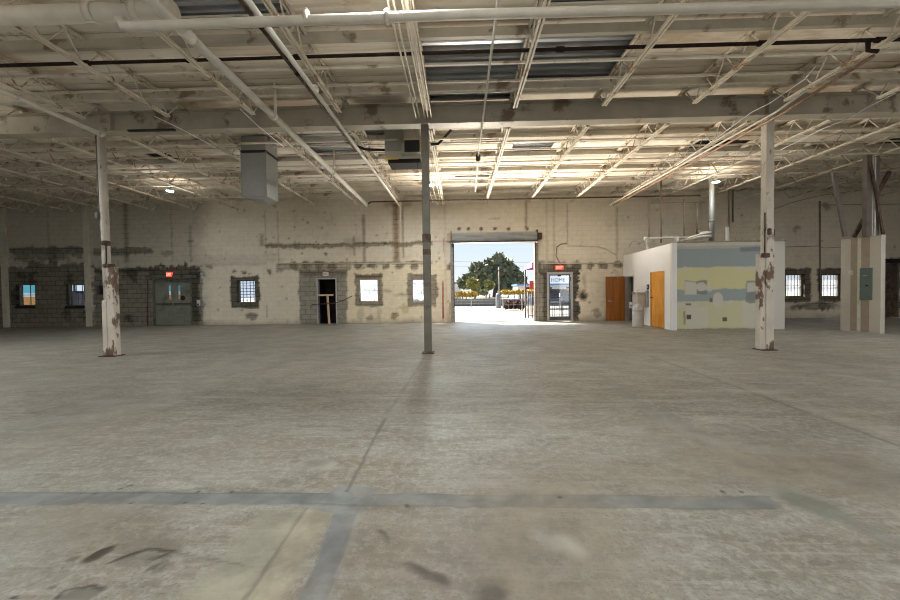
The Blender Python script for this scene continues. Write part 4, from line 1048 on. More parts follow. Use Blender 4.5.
# ------------------------------------------------------------------ door 3: roll-up door
def roll():
    x0,x1,z0,z1=D_ROLL; z1=ROLLTOP
    t=thing('door_3','large open roll-up door with its curtain rolled in a drum above','roll-up door',((x0+x1)/2,D,0),kind='structure')
    zt=onY(494,232,D-.2).z; zb=onY(494,242,D-.2).z
    xa=onY(451.5,236,D-.2).x; xb=onY(536,236,D-.2).x
    # drum with slat profile
    prof=[]; n=26; cy=D-.24; cz=(zt+zb)/2; 
    hh=(zt-zb)/2
    for i in range(n):
        a=math.pi*(-.5+i/(n-1)); r=1+.09*(1 if i%2 else -1)
        prof.append((cy-.2*math.cos(a)*r, cz+hh*math.sin(a)*.98))
    prof=[(cy+.2,cz-hh)]+prof+[(cy+.2,cz+hh)]
    MB().prism(prof,xa,xb,'x').build('rolled_curtain',M_SHUT,t)
    MB().box(xa,xb,D-.44,D-.01,zb-.035,zb-.005).build('drum_shade_strip',M_DARK,t)  # dark strip added so the drum underside does not show bright
    MB().box(xa-.03,xa,D-.46,D-.02,zb-.06,zt+.04).build('end_bracket',M_RUST,t)
    MB().box(xb,xb+.03,D-.46,D-.02,zb-.06,zt+.04).build('end_bracket',M_RUST,t)
    MB().box(x0,x1,D-.02,D+.04,z1-.07,z1+.05).build('bottom_bar',M_DARK,t)
    M_TR=mat('guide_track',(.30,.28,.25),.5,.3)
    for s,(x,d) in enumerate(((x0,-1),(x1,1))):
        MB().box(x-(.14 if d<0 else -.0)-.0,x+(.14 if d>0 else 0),D-.05,D-.0,0,zb+.0).build('guide_track',M_TR,t)
        MB().box(x-.02,x+.02,D-.12,D-.05,0,zb).build('guide_rail',M_RUST,t)
        bb=MB()
        for k in range(16): 
            z=.2+k*.2; bb.box(x+d*.06-.015,x+d*.06+.015,D-.062,D-.05,z,z+.03)
        bb.build('track_bolts',M_RUST,t)
    # motor box / gear at the right
    p=onY(539,236,D-.1); MB().box(p.x-.06,p.x+.1,D-.25,D,p.z-.14,p.z+.12).build('gear_box',M_RUST,t,bevel=.02)
    p=onY(449,237,D-.1); MB().box(p.x-.08,p.x+.08,D-.12,D,p.z-.18,p.z+.16).build('wall_plate',M_RAW,t)
    p=onY(448.5,311,D-.05); o=MB().bar((p.x-.12,D-.25,0),(p.x+.08,D-.03,.85),.06,.03,(0,1,0)).build('wood_scrap',M_RAW); tag(o,'short raw wood plank leaning beside the left track of the roll-up door','plank')
roll()
# ------------------------------------------------------------------ door 4: glass door
def glassdoor():
    x0,x1,z0,z1=D_GLASS; Y=D+.08
    t=thing('door_4','aluminium-framed glass door with white letters on the glass','glass door',((x0+x1)/2,Y,0),kind='structure')
    e=.09
    MB().box(x0,x0+e,Y-.1,Y+.06,0,z1).box(x1-e,x1,Y-.1,Y+.06,0,z1).box(x0+e,x1-e,Y-.1,Y+.06,z1-e,z1).box(x0+e,x1-e,Y-.08,Y+.06,0,.03).build('door_frame',M_ALU,t)
    a,b_=x0+e+.005,x1-e-.005; e2=.045; zt=z1-e-.005
    M_DK=mat('dark_bronze_stile',(.09,.09,.09),.4,.4)
    lf=MB().box(a,a+e2,Y-.025,Y+.025,.035,zt).box(b_-e2,b_,Y-.025,Y+.025,.035,zt).box(a+e2,b_-e2,Y-.025,Y+.025,.035,.19).box(a+e2,b_-e2,Y-.025,Y+.025,zt-.05,zt).build('door_leaf',M_DK,t)
    MB().box(a+e2,b_-e2,Y-.004,Y+.004,.19,zt-.05).build('pane',M_GLASS,lf)
    zh=onY(560,302,D).z; MB().tube([(a+e2,Y-.06,zh),(b_-e2,Y-.06,zh)],.016,8).build('push_bar',M_ALU,lf)
    text('lettering','HOME',.23,((a+b_)/2-.06,Y-.012,onY(560,280,D).z),(math.radians(90),0,0),mat('brown_letter',(.28,.24,.19),.6),lf,.003,.58)
    MB().box((a+b_)/2-.08,(a+b_)/2+.04,Y-.09,Y-.025,zt-.09,zt-.02).build('door_closer',M_BLACK,lf)
    MB().box(b_-.03,b_+.02,Y-.08,Y-.025,zt-.3,zt-.12).build('lock_case',M_FRAMED,lf)
    MB().box(a-.03,a+.03,Y-.07,Y-.025,zh-.1,zh+.14).build('handle',M_BLACK,lf)
glassdoor()
# ------------------------------------------------------------------ door 5 far right
def fardoor():
    x0,x1,z0,z1=D_FAR
    t=thing('door_5','narrow doorway with dark frame at the right edge behind the panel wall','doorway',((x0+x1)/2,D,0),kind='structure')
    e=.06; MB().box(x0,x0+e,D-.02,D+.2,0,z1).box(x1-e,x1,D-.02,D+.2,0,z1).box(x0+e,x1-e,D-.02,D+.2,z1-e,z1).build('door_frame',M_FRAMED,t)
    M_=Matrix.Translation((x1-e,D+.1,0))@Matrix.Rotation(math.radians(-12),4,'Z')
    MB().box(-(x1-x0)*.5,0,-.02,.02,.01,z1-e,M_).build('door_leaf',M_RUST,t)
    MB().box(x0+.0,x1,D-.1,D-.02,z1-.05,z1+.12).build('header_bracket',M_DARK,t)
fardoor()

# ------------------------------------------------------------------ white room (partition)
fc=onZ(670,330,0)            # front left corner on the floor
PXX=fc.x; PYY=fc.y
PZ=onY(670,243.5,PYY).z
PXE=onY(781,328,PYY).x
PTH=math.atan((onY(623,290,D).x-PXX)/(D-PYY))
PROT=Matrix.Translation((PXX,PYY,0))@Matrix.Rotation(-PTH,4,'Z')@Matrix.Translation((-PXX,-PYY,0)); PINV=PROT.inverted()
def onW(px,py,X):
    # pixel on the slightly skewed side wall, given in the unrotated frame of that wall
    c=PINV@CAM; d=PINV.to_3x3()@ray(px,py); return c+d*((X-c.x)/d.x)
SKEW_BEFORE=set(o.name for o in bpy.data.objects)
T=.13
dA=(onW(650.5,300,PXX).y, onW(664.5,300,PXX).y)   # orange door y range (far, near)
dB=(onW(625.0,300,PXX).y, onW(633.8,300,PXX).y)   # doorway near back wall
dzA=onW(657,271.5,PXX).z; dzB=onW(629,276,PXX).z
dB=(min(dB[0],D-.12),dB[1])
ya,yb=dA[1],dA[0]; yc,yd=dB[1],dB[0]
m_=MB()
m_.box(PXX,PXX+T,PYY+.0,ya,0,PZ).box(PXX,PXX+T,ya,yb,dzA,PZ).box(PXX,PXX+T,yb,yc,0,PZ).box(PXX,PXX+T,yc,yd,dzB,PZ)
m_.box(PXX,PXX+T,yd,D,0,PZ)
o=m_.build('wall_partition_side',M_WHITE); struct(o,'white side wall of the small room inside the hall','wall')
# front wall, with paint bands
def front_mat():
    M=bpy.data.materials.new('banded_patched_drywall'); M.use_nodes=True; nt=M.node_tree; N=nt.nodes; L=nt.links; b=N['Principled BSDF']; b.inputs['Roughness'].default_value=.75; b.inputs['Specular IOR Level'].default_value=.2
    tc=N.new('ShaderNodeTexCoord')
    nz=N.new('ShaderNodeTexNoise'); nz.inputs['Scale'].default_value=4; nz.inputs['Detail'].default_value=6; L.new(tc.outputs['Object'],nz.inputs[0])
    va=N.new('ShaderNodeVectorMath'); va.operation='MULTIPLY_ADD'; va.inputs[1].default_value=(.12,0,.12); L.new(nz.outputs['Color'],va.inputs[0])
    sb=N.new('ShaderNodeVectorMath'); sb.operation='SUBTRACT'; sb.inputs[1].default_value=(.06,0,.06); L.new(tc.outputs['Object'],sb.inputs[0]); L.new(sb.outputs[0],va.inputs[2])
    cur=None
    base=N.new('ShaderNodeMix'); base.data_type='RGBA'; base.inputs[6].default_value=(.56,.54,.46,1); base.inputs[7].default_value=(.64,.62,.55,1); L.new(nz.outputs[0],base.inputs[0]); cur=base.outputs[2]
    def R(px0,py0,px1,py1,col,k=1,soft=.02,raw=False,ell=False):
        nonlocal cur
        a,b_,c,d=rect(px0,py0,px1,py1,PYY)
        mp=N.new('ShaderNodeMapping'); mp.vector_type='TEXTURE'; mp.inputs['Location'].default_value=((a+b_)/2,0,(c+d)/2)
        L.new(tc.outputs['Object'] if raw else va.outputs[0],mp.inputs[0])
        if ell:
            mp.inputs['Scale'].default_value=((b_-a)/2,1,(d-c)/2); f=N.new('ShaderNodeVectorMath'); f.operation='MULTIPLY'; f.inputs[1].default_value=(1,0,1); L.new(mp.outputs[0],f.inputs[0])
            l=N.new('ShaderNodeVectorMath'); l.operation='LENGTH'; L.new(f.outputs[0],l.inputs[0]); src=l.outputs['Value']; lo,hi=1.12,.88
        else:
            s=N.new('ShaderNodeSeparateXYZ'); L.new(mp.outputs[0],s.inputs[0])
            def ab(o_,h):
                m1=N.new('ShaderNodeMath'); m1.operation='ABSOLUTE'; L.new(o_,m1.inputs[0]); m2=N.new('ShaderNodeMath'); m2.operation='SUBTRACT'; m2.inputs[1].default_value=h; L.new(m1.outputs[0],m2.inputs[0]); return m2.outputs[0]
            mm=N.new('ShaderNodeMath'); mm.operation='MAXIMUM'; L.new(ab(s.outputs[0],(b_-a)/2),mm.inputs[0]); L.new(ab(s.outputs[2],(d-c)/2),mm.inputs[1]); src=mm.outputs[0]; lo,hi=soft,-soft
        mr=N.new('ShaderNodeMapRange'); mr.inputs[1].default_value=lo; mr.inputs[2].default_value=hi; mr.inputs[4].default_value=k; L.new(src,mr.inputs[0])
        mx=N.new('ShaderNodeMix'); mx.data_type='RGBA'; mx.inputs[7].default_value=tuple(col)+(1,); L.new(mr.outputs[0],mx.inputs[0]); L.new(cur,mx.inputs[6]); cur=mx.outputs[2]
    GR=(.32,.375,.385); YE=(.62,.60,.35); PL=(.60,.59,.53); DG=(.22,.25,.24)
    R(673,247,768,328,(.55,.55,.40),1,.02,True)
    R(673,268,768,290,YE); R(673,246,768,267,GR); R(673,289,768,301,GR,.95); R(673,301,768,330,(.58,.575,.38),.9)
    R(667,240,673.2,331,(.68,.68,.62),1,.02,True)
    R(682,281,704,294,DG,.9); R(743,281,768,303,DG,.8)
    R(682,282,694,295,PL,.95,.02); R(693,283,704,291,PL,.9,.02,False,True); R(744,283,753,292,PL,.9,.02); R(710,292,720,308,PL,.95,.02,False,True)
    R(684,307,705,328,PL,.85,.03); R(740,304,768,329,PL,.75,.03); R(675,302,697,306,PL,.8,.03); R(724,300,731,304,PL,.7,.02,False,True); R(680,266,686,272,PL,.7,.02,False,True); R(700,269,704,276,PL,.6,.02,False,True)
    R(733,268,768,271,PL,.7,.03); R(703,286,710,291,PL,.8,.02,False,True); R(738,302,745,306,PL,.8,.02,False,True)
    R(684,314.5,688.5,319,(.09,.075,.06),.95,.01,True); R(719.5,317,724,321,(.12,.09,.06),.95,.01,True); R(683,303,689,305,(.15,.13,.1),.9,.01); R(707,298,709.5,302,(.14,.12,.1),.8,.01)
    R(673,328,768,332,(.22,.19,.14),.7,.02); R(673,245.5,768,248.5,(.50,.48,.42),.8,.01); R(681,311,683,324,(.25,.2,.14),.7,.01)
    R(737,247,758,252,(.19,.23,.24),.8,.03)
    R(768,242,783,331,(.60,.58,.53),.9,.02,True)
    L.new(cur,b.inputs[0]); return M
mb=MB().box(PXX,PXE,PYY-T,PYY,0,PZ)
o=mb.build('wall_partition_front',front_mat()); 
me=o.data
for v in me.vertices: v.co+=o.location
o.location=(0,0,0); struct(o,'front wall of the small room with grey and yellow paint bands','wall')
NOSKEW=[]
NOSKEW.append(o.name)
q_=(MB().box(PXE-.13,PXE,PYY,D,0,PZ-.02).build('wall_partition_far',M_DRY)); struct(q_); NOSKEW.append(q_.name)
struct(MB().box(PXX,PXX+.14,PYY-T-.012,PYY-T,0,PZ+.01).build('trim_4',M_WHITE),'white corner strip on the small room','corner trim')
q_=MB().box(PXX+.15,PXE-.0,PYY-T-.03,PYY+.03,PZ-.0,PZ+.035).build('trim_5',mat('torn_track',(.30,.27,.22),.7,0,.3,9)); NOSKEW.append(q_.name); struct(q_,'torn metal track along the top of the small room','track')
# orange closed door
def odoor():
    t=thing('door_6','closed orange birch door in the white side wall','door',(PXX,(ya+yb)/2,0),kind='structure')
    MB().box(PXX+.02,PXX+.06,ya+.03,yb-.03,.01,dzA-.03).build('door_leaf',M_WOOD,t)
    f=MB().box(PXX-.012,PXX+T,ya,ya+.03,0,dzA).box(PXX-.012,PXX+T,yb-.03,yb,0,dzA).box(PXX-.012,PXX+T,ya+.03,yb-.03,dzA-.03,dzA).build('door_frame',mat('orange_frame',(.62,.32,.08),.5),t)
    h=MB().tube([(PXX-.05,yb-.1,1.0),(PXX+.02,yb-.1,1.0)],.015,8).box(PXX-.06,PXX-.04,yb-.22,yb-.09,.99,1.01).build('door_handle',M_IRON,t)
    for z in (.25,1.05,dzA-.25): MB().box(PXX-.0,PXX+.02,ya+.02,ya+.045,z-.05,z+.05).build('hinge',M_IRON,t)
odoor()
def oopen():
    # leaf swung out to lie parallel to the back wall
    z1=dzB; xh=onY(625.2,300,yc+.9).x
    Yd=D-.28
    t=thing('door_7','open reddish birch door standing across the doorway of the small room','door',(PXX,Yd,0),kind='structure')
    w0=onY(606,300,Yd).x
    xe=onY(624.6,300,Yd).x
    lf=MB().box(w0,xe,Yd-.022,Yd+.022,.01,onY(615,276.5,Yd).z).xf(PINV).build('door_leaf',M_WOODD,t)
    zz=onY(610,301,Yd).z
    MB().tube([(w0+.07,Yd-.02,zz),(w0+.07,Yd-.08,zz)],.014,8).box(w0+.06,w0+.2,Yd-.085,Yd-.07,zz-.012,zz+.012).xf(PINV).build('door_handle',M_CHROME,t)
    zc=onY(615,276.5,Yd).z
    MB().bar((xe-.15,Yd-.03,zc-.08),(w0+.42,Yd-.08,zc-.03),.02,.01).bar((w0+.42,Yd-.08,zc-.03),(w0+.5,Yd-.03,zc-.2),.02,.012).xf(PINV).build('door_closer',M_CHROME,t)
    MB().box(PXX-.012,PXX+T,yc,yc+.04,0,dzB).box(PXX-.012,PXX+T,yd-.04,yd,0,dzB).box(PXX-.012,PXX+T,yc+.04,yd-.04,dzB-.04,dzB).build('door_frame',M_ALU,t)
    q=onW(629,305,PXX-.02)
    o=MB().box(PXX-.02,PXX-.013,yc-.02,yc+.45,q.z-.12,q.z+.12).build('paper_notice',M_WHITE); tag(o,'white notice fixed at the doorway beside the water cooler','notice')
    MB().box(PXX-.024,PXX-.02,yc+.05,yc+.35,q.z-.03,q.z+.02).build('printed_line',M_DUCT,o)
    # dark grey inner panel (inside the small room)
    struct(MB().box(PXX+T+.5,PXX+T+.55,PYY+.2,D,0,PZ-.1).build('wall_partition_inner',mat('inner_grey',(.22,.21,.19),.8)))
oopen()
# thermostat
q=onW(648.3,287,PXX); o=MB().box(PXX-.03,PXX,q.y-.07,q.y+.07,q.z-.09,q.z+.09).build('thermostat',M_IRON,bevel=.006); tag(o,'small dark switch plate left of the orange door','switch')
MB().box(PXX-.035,PXX-.03,q.y-.03,q.y+.03,q.z-.03,q.z+.04).build('dial',M_ALU,o)
# drinking fountain + bin
def fountain():
    a=onW(633,300,PXX-.02); yF=onW(640.5,300,PXX-.15).y
    zt=onY(637,292,yF).z; zm=onY(637,304,yF).z
    x1=PXX-.002; x0=PXX-.36
    t=thing('water_cooler','grey wall-mounted drinking fountain on the white side wall','drinking fountain',((x0+x1)/2,yF,zm-.1))
    MB().box(x0,x1-.0,yF-.22,yF+.22,zm-.12,zt-.06).build('cabinet',M_FOUNT,t,bevel=.02)
    MB().box(x0-.02,x1-.0,yF-.24,yF+.24,zt-.06,zt).build('basin',M_FOUNT,t,bevel=.015)
    MB().tube([(x0+.1,yF,zt),(x0+.1,yF,zt+.07),(x0+.16,yF,zt+.09)],.015,8).build('spout',M_CHROME,t)
    MB().box(x0-.026,x0-.02,yF-.1,yF+.1,zt-.05,zt-.02).build('push_button',M_IRON,t)
    MB().box(x1-.07,x1-.0,yF-.34,yF-.245,zm-.1,zt+.05).build('wall_shadow_block',M_DUCT,t,bevel=.01)  # block standing in for the shadow beside the cooler
    bx=PINV@onZ(638,327.0,0); h=onY(638,303.5,bx.y).z; r=.18
    t=thing('trash_bin','round grey trash bin with a domed lid below the drinking fountain','trash bin',(bx.x,bx.y,0))
    MB().lathe([(r*.94,0),(r,.03),(r,h-.26)],bx.x,bx.y,28).build('bin_body',M_BIN,t)
    prof=[(r*1.04,h-.26),(r*1.04,h-.22)]+[(r*1.04*math.cos(a_),h-.22+.22*math.sin(a_)) for a_ in [i*math.pi/2/8 for i in range(1,8)]]+[(.01,h)]
    MB().lathe(prof,bx.x,bx.y,28).build('domed_lid',M_BIN,t)
    MB().box(bx.x-.09,bx.x+.09,bx.y-r*1.05,bx.y-r*.9,h-.21,h-.11).build('flap',M_FOUNT,t,bevel=.005)
fountain()
NOSKEW+=[n_ for n_ in [o_.name for o_ in bpy.data.objects] if n_.startswith('wall_partition_inner')]
bpy.context.view_layer.update()
for o_ in list(bpy.data.objects):
    if o_.name in SKEW_BEFORE or o_.parent or o_.name in NOSKEW or o_.type=='LIGHT': continue
    o_.matrix_world=PROT@o_.matrix_world
# services on top of the small room
zt=PZ
def roofpipe(pts,r,m,label,name='vent_pipe',Y=None,cat='pipe',Ys=None):
    P=[onY(x,y,(Ys[i] if Ys else Y)) for i,(x,y) in enumerate(pts)]
    o=MB().tube(P,r,12).build(name,m); tag(o,label,cat); return o
M_PVC=mat('pvc_white',(.66,.65,.60),.4)
Yq=13.3
M_FLUE=mat('shiny_flue',(.36,.36,.34),.42,.4,.1,4)
p0=onY(711.5,240,Yq); 
o=MB().tube([(p0.x,Yq,PZ-.1),(p0.x,Yq,onY(711.5,179,Yq).z)],.085,16).build('flue_pipe',M_FLUE); tag(o,'tall silvery flue pipe rising from the small room','flue')
MB().tube([(p0.x,Yq,onY(711,221,Yq).z-.04),(p0.x,Yq,onY(711,221,Yq).z+.04)],.1,16).build('collar',M_GALV,o)
roofpipe([(644.5,238.5),(648,238.5),(648,250)],.07,M_PVC,'white pvc elbow standing at the left end of the small room roof',Y=13.6)
roofpipe([(650,238),(688,237.5)],.035,M_PVC,'white pvc pipe lying level above the white side wall',Y=13.4)
roofpipe([(676.5,237),(676.5,249)],.06,M_PVC,'short white pvc riser behind the corner of the small room',Y=13.2)
roofpipe([(681,242),(691,237.5),(703,234),(710,233)],.05,M_COND,'bent duct pipe sloping up to the silvery flue',Y=13.1,name='branch_duct')
roofpipe([(690,240),(700,237),(711,236)],.05,M_PVC,'pale branch pipe beside the foot of the flue',Y=12.9,name='branch_duct')
roofpipe([(699,233),(711,232.5)],.04,M_PVC,'short pale cross pipe joining the flue at its left side',Y=13.2,name='branch_duct')
p=onY(726.3,246,PYY+.12); o=MB().box(p.x-.03,p.x+.03,PYY+.04,PYY+.12,PZ-.15,onY(726,227,PYY+.1).z).build('white_post',M_WHITE); tag(o,'short white post sticking up from the front wall of the small room','post')
roofpipe([(672,243),(700,242),(757,243)],.02,M_GALV,'thin galvanised rod lying along the top of the small room',Y=12.4,name='ceiling_rod')
random.seed(3)
for i,(px,lab) in enumerate(((636,'tangled grey wire above the white side wall near the fountain'),(688,'tangled grey wire behind the corner of the small room'),(735,'arched grey wire right of the short white post'),(750,'looped grey wire beside the right column on top of the small room'))):
    Y=13.6 if i==0 else 12.3; z0=245 if i else 247
    pts=[(px-7,z0),(px-4,z0-5),(px,z0-7+random.random()*3),(px+4,z0-3),(px+7,z0-6),(px+10,z0)]
    P=[onY(a,b_,Y) for a,b_ in pts]; o=MB().tube(P,.009,6).build('loose_wire',M_GALV); tag(o,lab,'wire','loose wires on the small room')

# ------------------------------------------------------------------ panel wall at right
def panelwall():
    a=onZ(840.3,330.2,0); b_=onZ(880.2,333.6,0)
    c2=onZ(886,333.2,0)
    d=(b_-a); d.z=0; L_=d.length; d.normalize(); nrm=Vector((d.y,-d.x,0))
    if nrm.x>0: nrm=-nrm
    back=-nrm
    th=.14
    zt=onY(880,235,b_.y).z
    Mx=Matrix(((d.x,back.x,0,a.x),(d.y,back.y,0,a.y),(0,0,1,0),(0,0,0,1)))
    t=thing('partition_stub','short free-standing drywall panel with tape strips and an electrical box','wall stub',(a.x,a.y,0))
    s=MB().box(0,L_,0,th,0,zt,Mx).build('drywall_panel',M_DRY,t)
    M_TP=mat('taped_joint',(.33,.27,.205),.8,0,.08,5)
    k=lambda px: (px-840.3)/(880.2-840.3)
    # perspective-correct positions along the wall
    def along(px):
        r_=ray(px,290); # intersect with wall plane
        n_=nrm; tt=(a-CAM).dot(n_)/r_.dot(n_); P=CAM+r_*tt; return (P-a).dot(d)
    for (p0,p1) in ((850.5,857),(861,869.5)):
        m2=MB().box(along(p0),along(p1),-.004,0,0.01,zt-.0,Mx).build('joint_strip',M_TP,t); m2['label']='brown taped joint strip'
    m2=MB().box(along(857.5),along(860.5),-.003,0,0.05,zt,Mx).build('joint_strip',mat('filler_pale',(.56,.54,.47),.8),t); m2['label']='pale filler strip'
    x0=along(860.3); x1=along(872.6); P1=CAM+ray(866,268)*((a-CAM).dot(nrm)/ray(866,268).dot(nrm)); P2=CAM+ray(866,300)*((a-CAM).dot(nrm)/ray(866,300).dot(nrm))
    e=MB().box(x0,x1,-.03,0,P2.z,P1.z,Mx).build('breaker_panel',M_PANEL,t,bevel=.006); e['label']='green-grey electrical breaker panel'
    MB().box(x0+.5*(x1-x0),x0+.72*(x1-x0),-.04,-.03,P2.z+(P1.z-P2.z)*.43,P2.z+(P1.z-P2.z)*.47,Mx).build('latch',M_BLACK,e)
    MB().box(x0+.3*(x1-x0),x0+.62*(x1-x0),-.034,-.03,P2.z+(P1.z-P2.z)*.75,P2.z+(P1.z-P2.z)*.765,Mx).build('name_plate',M_CHROME,e)
    m2=MB().box(along(848),along(853),-.004,0,1.62,1.76,Mx).build('filler_patch',mat('filler_pale',(.56,.54,.47),.8),t)
    # steel post and braces above
    t=thing('braced_post','cluster of steel channels rising from the panel wall to the joists','post',(a+d*(L_*.72)).to_tuple())
    t.location.z=zt; WORG[t.name]=Vector(t.location)
    pc=a+d*(L_*.68)+back*.07
    cs=[onY(x,235,pc.y).x for x in (867.5,871.5,876.5)]
    w0=onY(864.5,200,pc.y).x; w1=onY(869.5,200,pc.y).x
    M_PO=mat('dull_steel_channel',(.17,.15,.13),.5,.3,.2,4)
    MB().box(w0,w1,pc.y-.06,pc.y+.06,zt,ZB).build('channel',M_PO,t)
    MB().box(w1+.03,w1+.06,pc.y-.04,pc.y,zt,ZB).build('conduit',M_COND,t); MB().box(w1+.10,w1+.13,pc.y-.04,pc.y,zt,ZB-.05).build('conduit',M_PVC,t)
    MB().box(w1+.16,w1+.24,pc.y-.02,pc.y+.1,zt,ZB).build('channel',M_PO,t)
    M_SH=mat('sheet_grey',(.27,.25,.24),.5,.3)
    q0=onY(872,235,pc.y); q1=onY(882,235,pc.y); q2=onY(866,163,pc.y); q3=onY(870,163,pc.y)
    MB().prism([(q0.x,zt),(q1.x,zt),(q3.x+.02,q3.z)],pc.y+.1,pc.y+.13).build('gusset_sheet',M_SH,t)
    A=onY(870.5,163,pc.y-.1); B=onY(883,234,pc.y-.1); MB().bar(A,(B.x,B.y,max(B.z,zt)),.06,.04,(0,1,0)).build('brace',M_RUST,t)
    for (p,q,lb,Y2) in (((833,173),(845,236.5),'dark steel brace leaning from the joists to the left end of the panel wall',pc.y+.15),((889.5,171.5),(854,237),'dark diagonal strut rising to the right behind the steel channels',pc.y+.25)):
        A=onY(*p,Y2); B=onY(*q,Y2); B.z=max(B.z,zt-.0)
        A=B+(A-B)*((ZC-.2-B.z)/(A.z-B.z)) if A.z<ZC-.2 and False else A
        B2=B.copy(); B2.y=(a+d*(L_*.3)+back*.07).y if False else B.y
        o=MB().bar(B2,A,.09,.06,(0,1,0)).build('steel_brace',M_RUST if p[0]>850 else M_PO); tag(o,lb,'brace')
    j=onY(869,238,pc.y)
panelwall()
p=onY(760,232,D-.05)
# right wall small items
q=onY(796,229,D-.05); 

# ------------------------------------------------------------------ outside
M_DRIVE=mat('driveway_concrete',(.36,.365,.37),.85,0,.06,.6)
M_GRND=mat('dusty_ground',(.24,.23,.21),.9,0,.12,.3)
struct(MB().box(-90,120,D+.28,170,-.3,-.03).build('ground_outside',M_GRND),'pale dusty ground outside','ground')
gz=-.02
dp=[onZ(x,y,gz) for x,y in ((420,321.5),(540,321.5),(520,317),(510,312),(503,308.5),(499,306.5),(452,306.5),(300,306.5))]
poly=[(-7.0,D+.29),(dp[1].x+1.2,D+.29)]+[(p_.x,p_.y) for p_ in dp[2:7]]+[(-16,dp[6].y)]
struct(MB().prism(poly,-.03,gz,'z').build('driveway',M_DRIVE),'bright concrete driveway outside the roll-up door','driveway')
M_FOLD=mat('oak_leaf_dark',(.15,.165,.10),.7,0,.35,3); M_FOLY=mat('yellow_green_leaf',(.24,.24,.08),.7,0,.3,6); M_FYEL=mat('yellow_flower_hedge',(.42,.30,.06),.7,0,.25,6)
M_FRED=mat('dull_red_bush',(.075,.03,.028),.8,0,.3,6); M_TRUNK=mat('bark',(.09,.07,.055),.9)
def blob(parts,name,material,parent,leaf=.5,n=260,seed=1):
    """crown of leaf clusters: many small tilted leaf quads over lumpy ellipsoids"""
    rs=random.Random(seed); mb=MB()
    for (cx,cy,cz,rx,ry,rz) in parts:
        for i in range(n):
            u=rs.uniform(-1,1); a=rs.uniform(0,2*math.pi); s=math.sqrt(1-u*u); rr=rs.uniform(.72,1.05)
            c=Vector((cx+rx*s*math.cos(a)*rr,cy+ry*s*math.sin(a)*rr,cz+rz*u*rr))
            d1=Vector((rs.uniform(-1,1),rs.uniform(-1,1),rs.uniform(-1,1))).normalized(); d2=d1.cross(Vector((rs.uniform(-1,1),rs.uniform(-1,1),rs.uniform(-1,1)))).normalized()
            l=leaf*rs.uniform(.6,1.3); mb.quad(c-d1*l,c-d2*l*.6,c+d1*l,c+d2*l*.6)
        # inner core so the crown is not see-through
        m=6
        for i in range(m):
            for j in range(2*m):
                def sp(i_,j_):
                    th=math.pi*i_/m; ph=math.pi*j_/m; return (cx+rx*.72*math.sin(th)*math.cos(ph),cy+ry*.72*math.sin(th)*math.sin(ph),cz+rz*.72*math.cos(th))
                mb.quad(sp(i,j),sp(i+1,j),sp(i+1,j+1),sp(i,j+1))
    return mb.build(name,material,parent,fix=False)
def P3(px,py,Y): return onY(px,py,Y)
def tree(name,Y,lumps,trunk,label,cat,material,leaf,n,seed,group=None,tr=.25):
    c0=P3(trunk[0],trunk[1],Y)
    t=thing(name,label,cat,(c0.x,Y,-.03),group)
    parts=[]
    for (px,py,rpx,rpy) in lumps:
        c=P3(px,py,Y); k=Y/F; parts.append((c.x,Y+random.uniform(-.4,.4)*rpx*k,c.z,rpx*k,rpx*k*.9,rpy*k))
    blob(parts,'foliage',material,t,leaf,n,seed)
    MB().tube([(c0.x,Y,-.03),(c0.x+.1,Y,c0.z)],[tr,tr*.6],8).build('trunk',M_TRUNK,t)
    return t
tree('oak_tree',85,[(470,281,7,6),(479,271,9,8),(487,276,9,9),(492,266,8,7),(499,263,7,8),(505,268,9,8),(511,272,8,8),(518,280,8,7),(500,279,12,9),(511,284,12,6),(483,284,10,6),(464,283,5,4)],(495,288),'large dark green oak spreading behind the street','tree',M_FOLD,.9,230,2,tr=.7)
tree('palm_shrub',42,[(462,284.5,4,3.6)],(462,292),'small round green tree at the left of the street, before the oak','tree',M_FOLD,.25,200,3,'small round trees',.12)
tree('palm_shrub',38,[(472,283,5,4.2),(475,287,4,4)],(474,294),'larger round yellow-green tree left of the utility pole','tree',M_FOLY,.3,200,4,'small round trees',.15)
tree('palm_shrub',42,[(489.5,285.5,4.6,4)],(489,294),'round yellow-green tree just left of the utility pole','tree',M_FOLY,.3,200,5,'small round trees',.12)
o=thing('flower_hedge','yellow flowering hedge at the left of the street','hedge',P3(463,297,36).to_tuple(),'yellow hedges'); 
blob([(P3(458+3.2*i,294,36).x,36,P3(460,294.2,36).z,.36,.4,.27) for i in range(6)],'foliage',M_FYEL,o,.12,120,6)
o=thing('flower_hedge','long yellow flowering hedge right of the utility pole','hedge',P3(516,296,38).to_tuple(),'yellow hedges')
blob([(P3(503+3.0*i,292.5,38).x,38,P3(503,292.4,38).z,.36,.4,.26) for i in range(25)],'foliage',M_FYEL,o,.12,90,7)
o=thing('low_bush','dark green bush under the round trees','bush',P3(479,296,40).to_tuple()); blob([(P3(479,292,40).x,40,P3(479,292,40).z,.6,.5,.35),(P3(484,293,40).x,40,P3(484,292.5,40).z,.5,.5,.3)],'foliage',M_FOLD,o,.15,120,8)
o=thing('red_bush','dull red mound of brush behind the wire fence','bush',P3(514,309,26).to_tuple()); blob([(P3(514,304,26).x,26,P3(514,304.5,26).z,.68,.5,.30),(P3(508,305,26).x,26,P3(508,305,26).z,.4,.4,.28),(P3(520,304.5,26).x,26,P3(520,305,26).z,.42,.4,.3)],'foliage',M_FRED,o,.07,500,9)
def stems(o,xs,Y,h):
    m_=MB()
    for x in xs:
        m_.tube([(x,Y,-.04),(x+.03,Y,h)],.035,6); m_.tube([(x,Y,h*.4),(x+.18,Y+.1,h)],.02,5); m_.tube([(x,Y,h*.4),(x-.18,Y-.1,h)],.02,5)
    m_.build('stems',M_TRUNK,o)
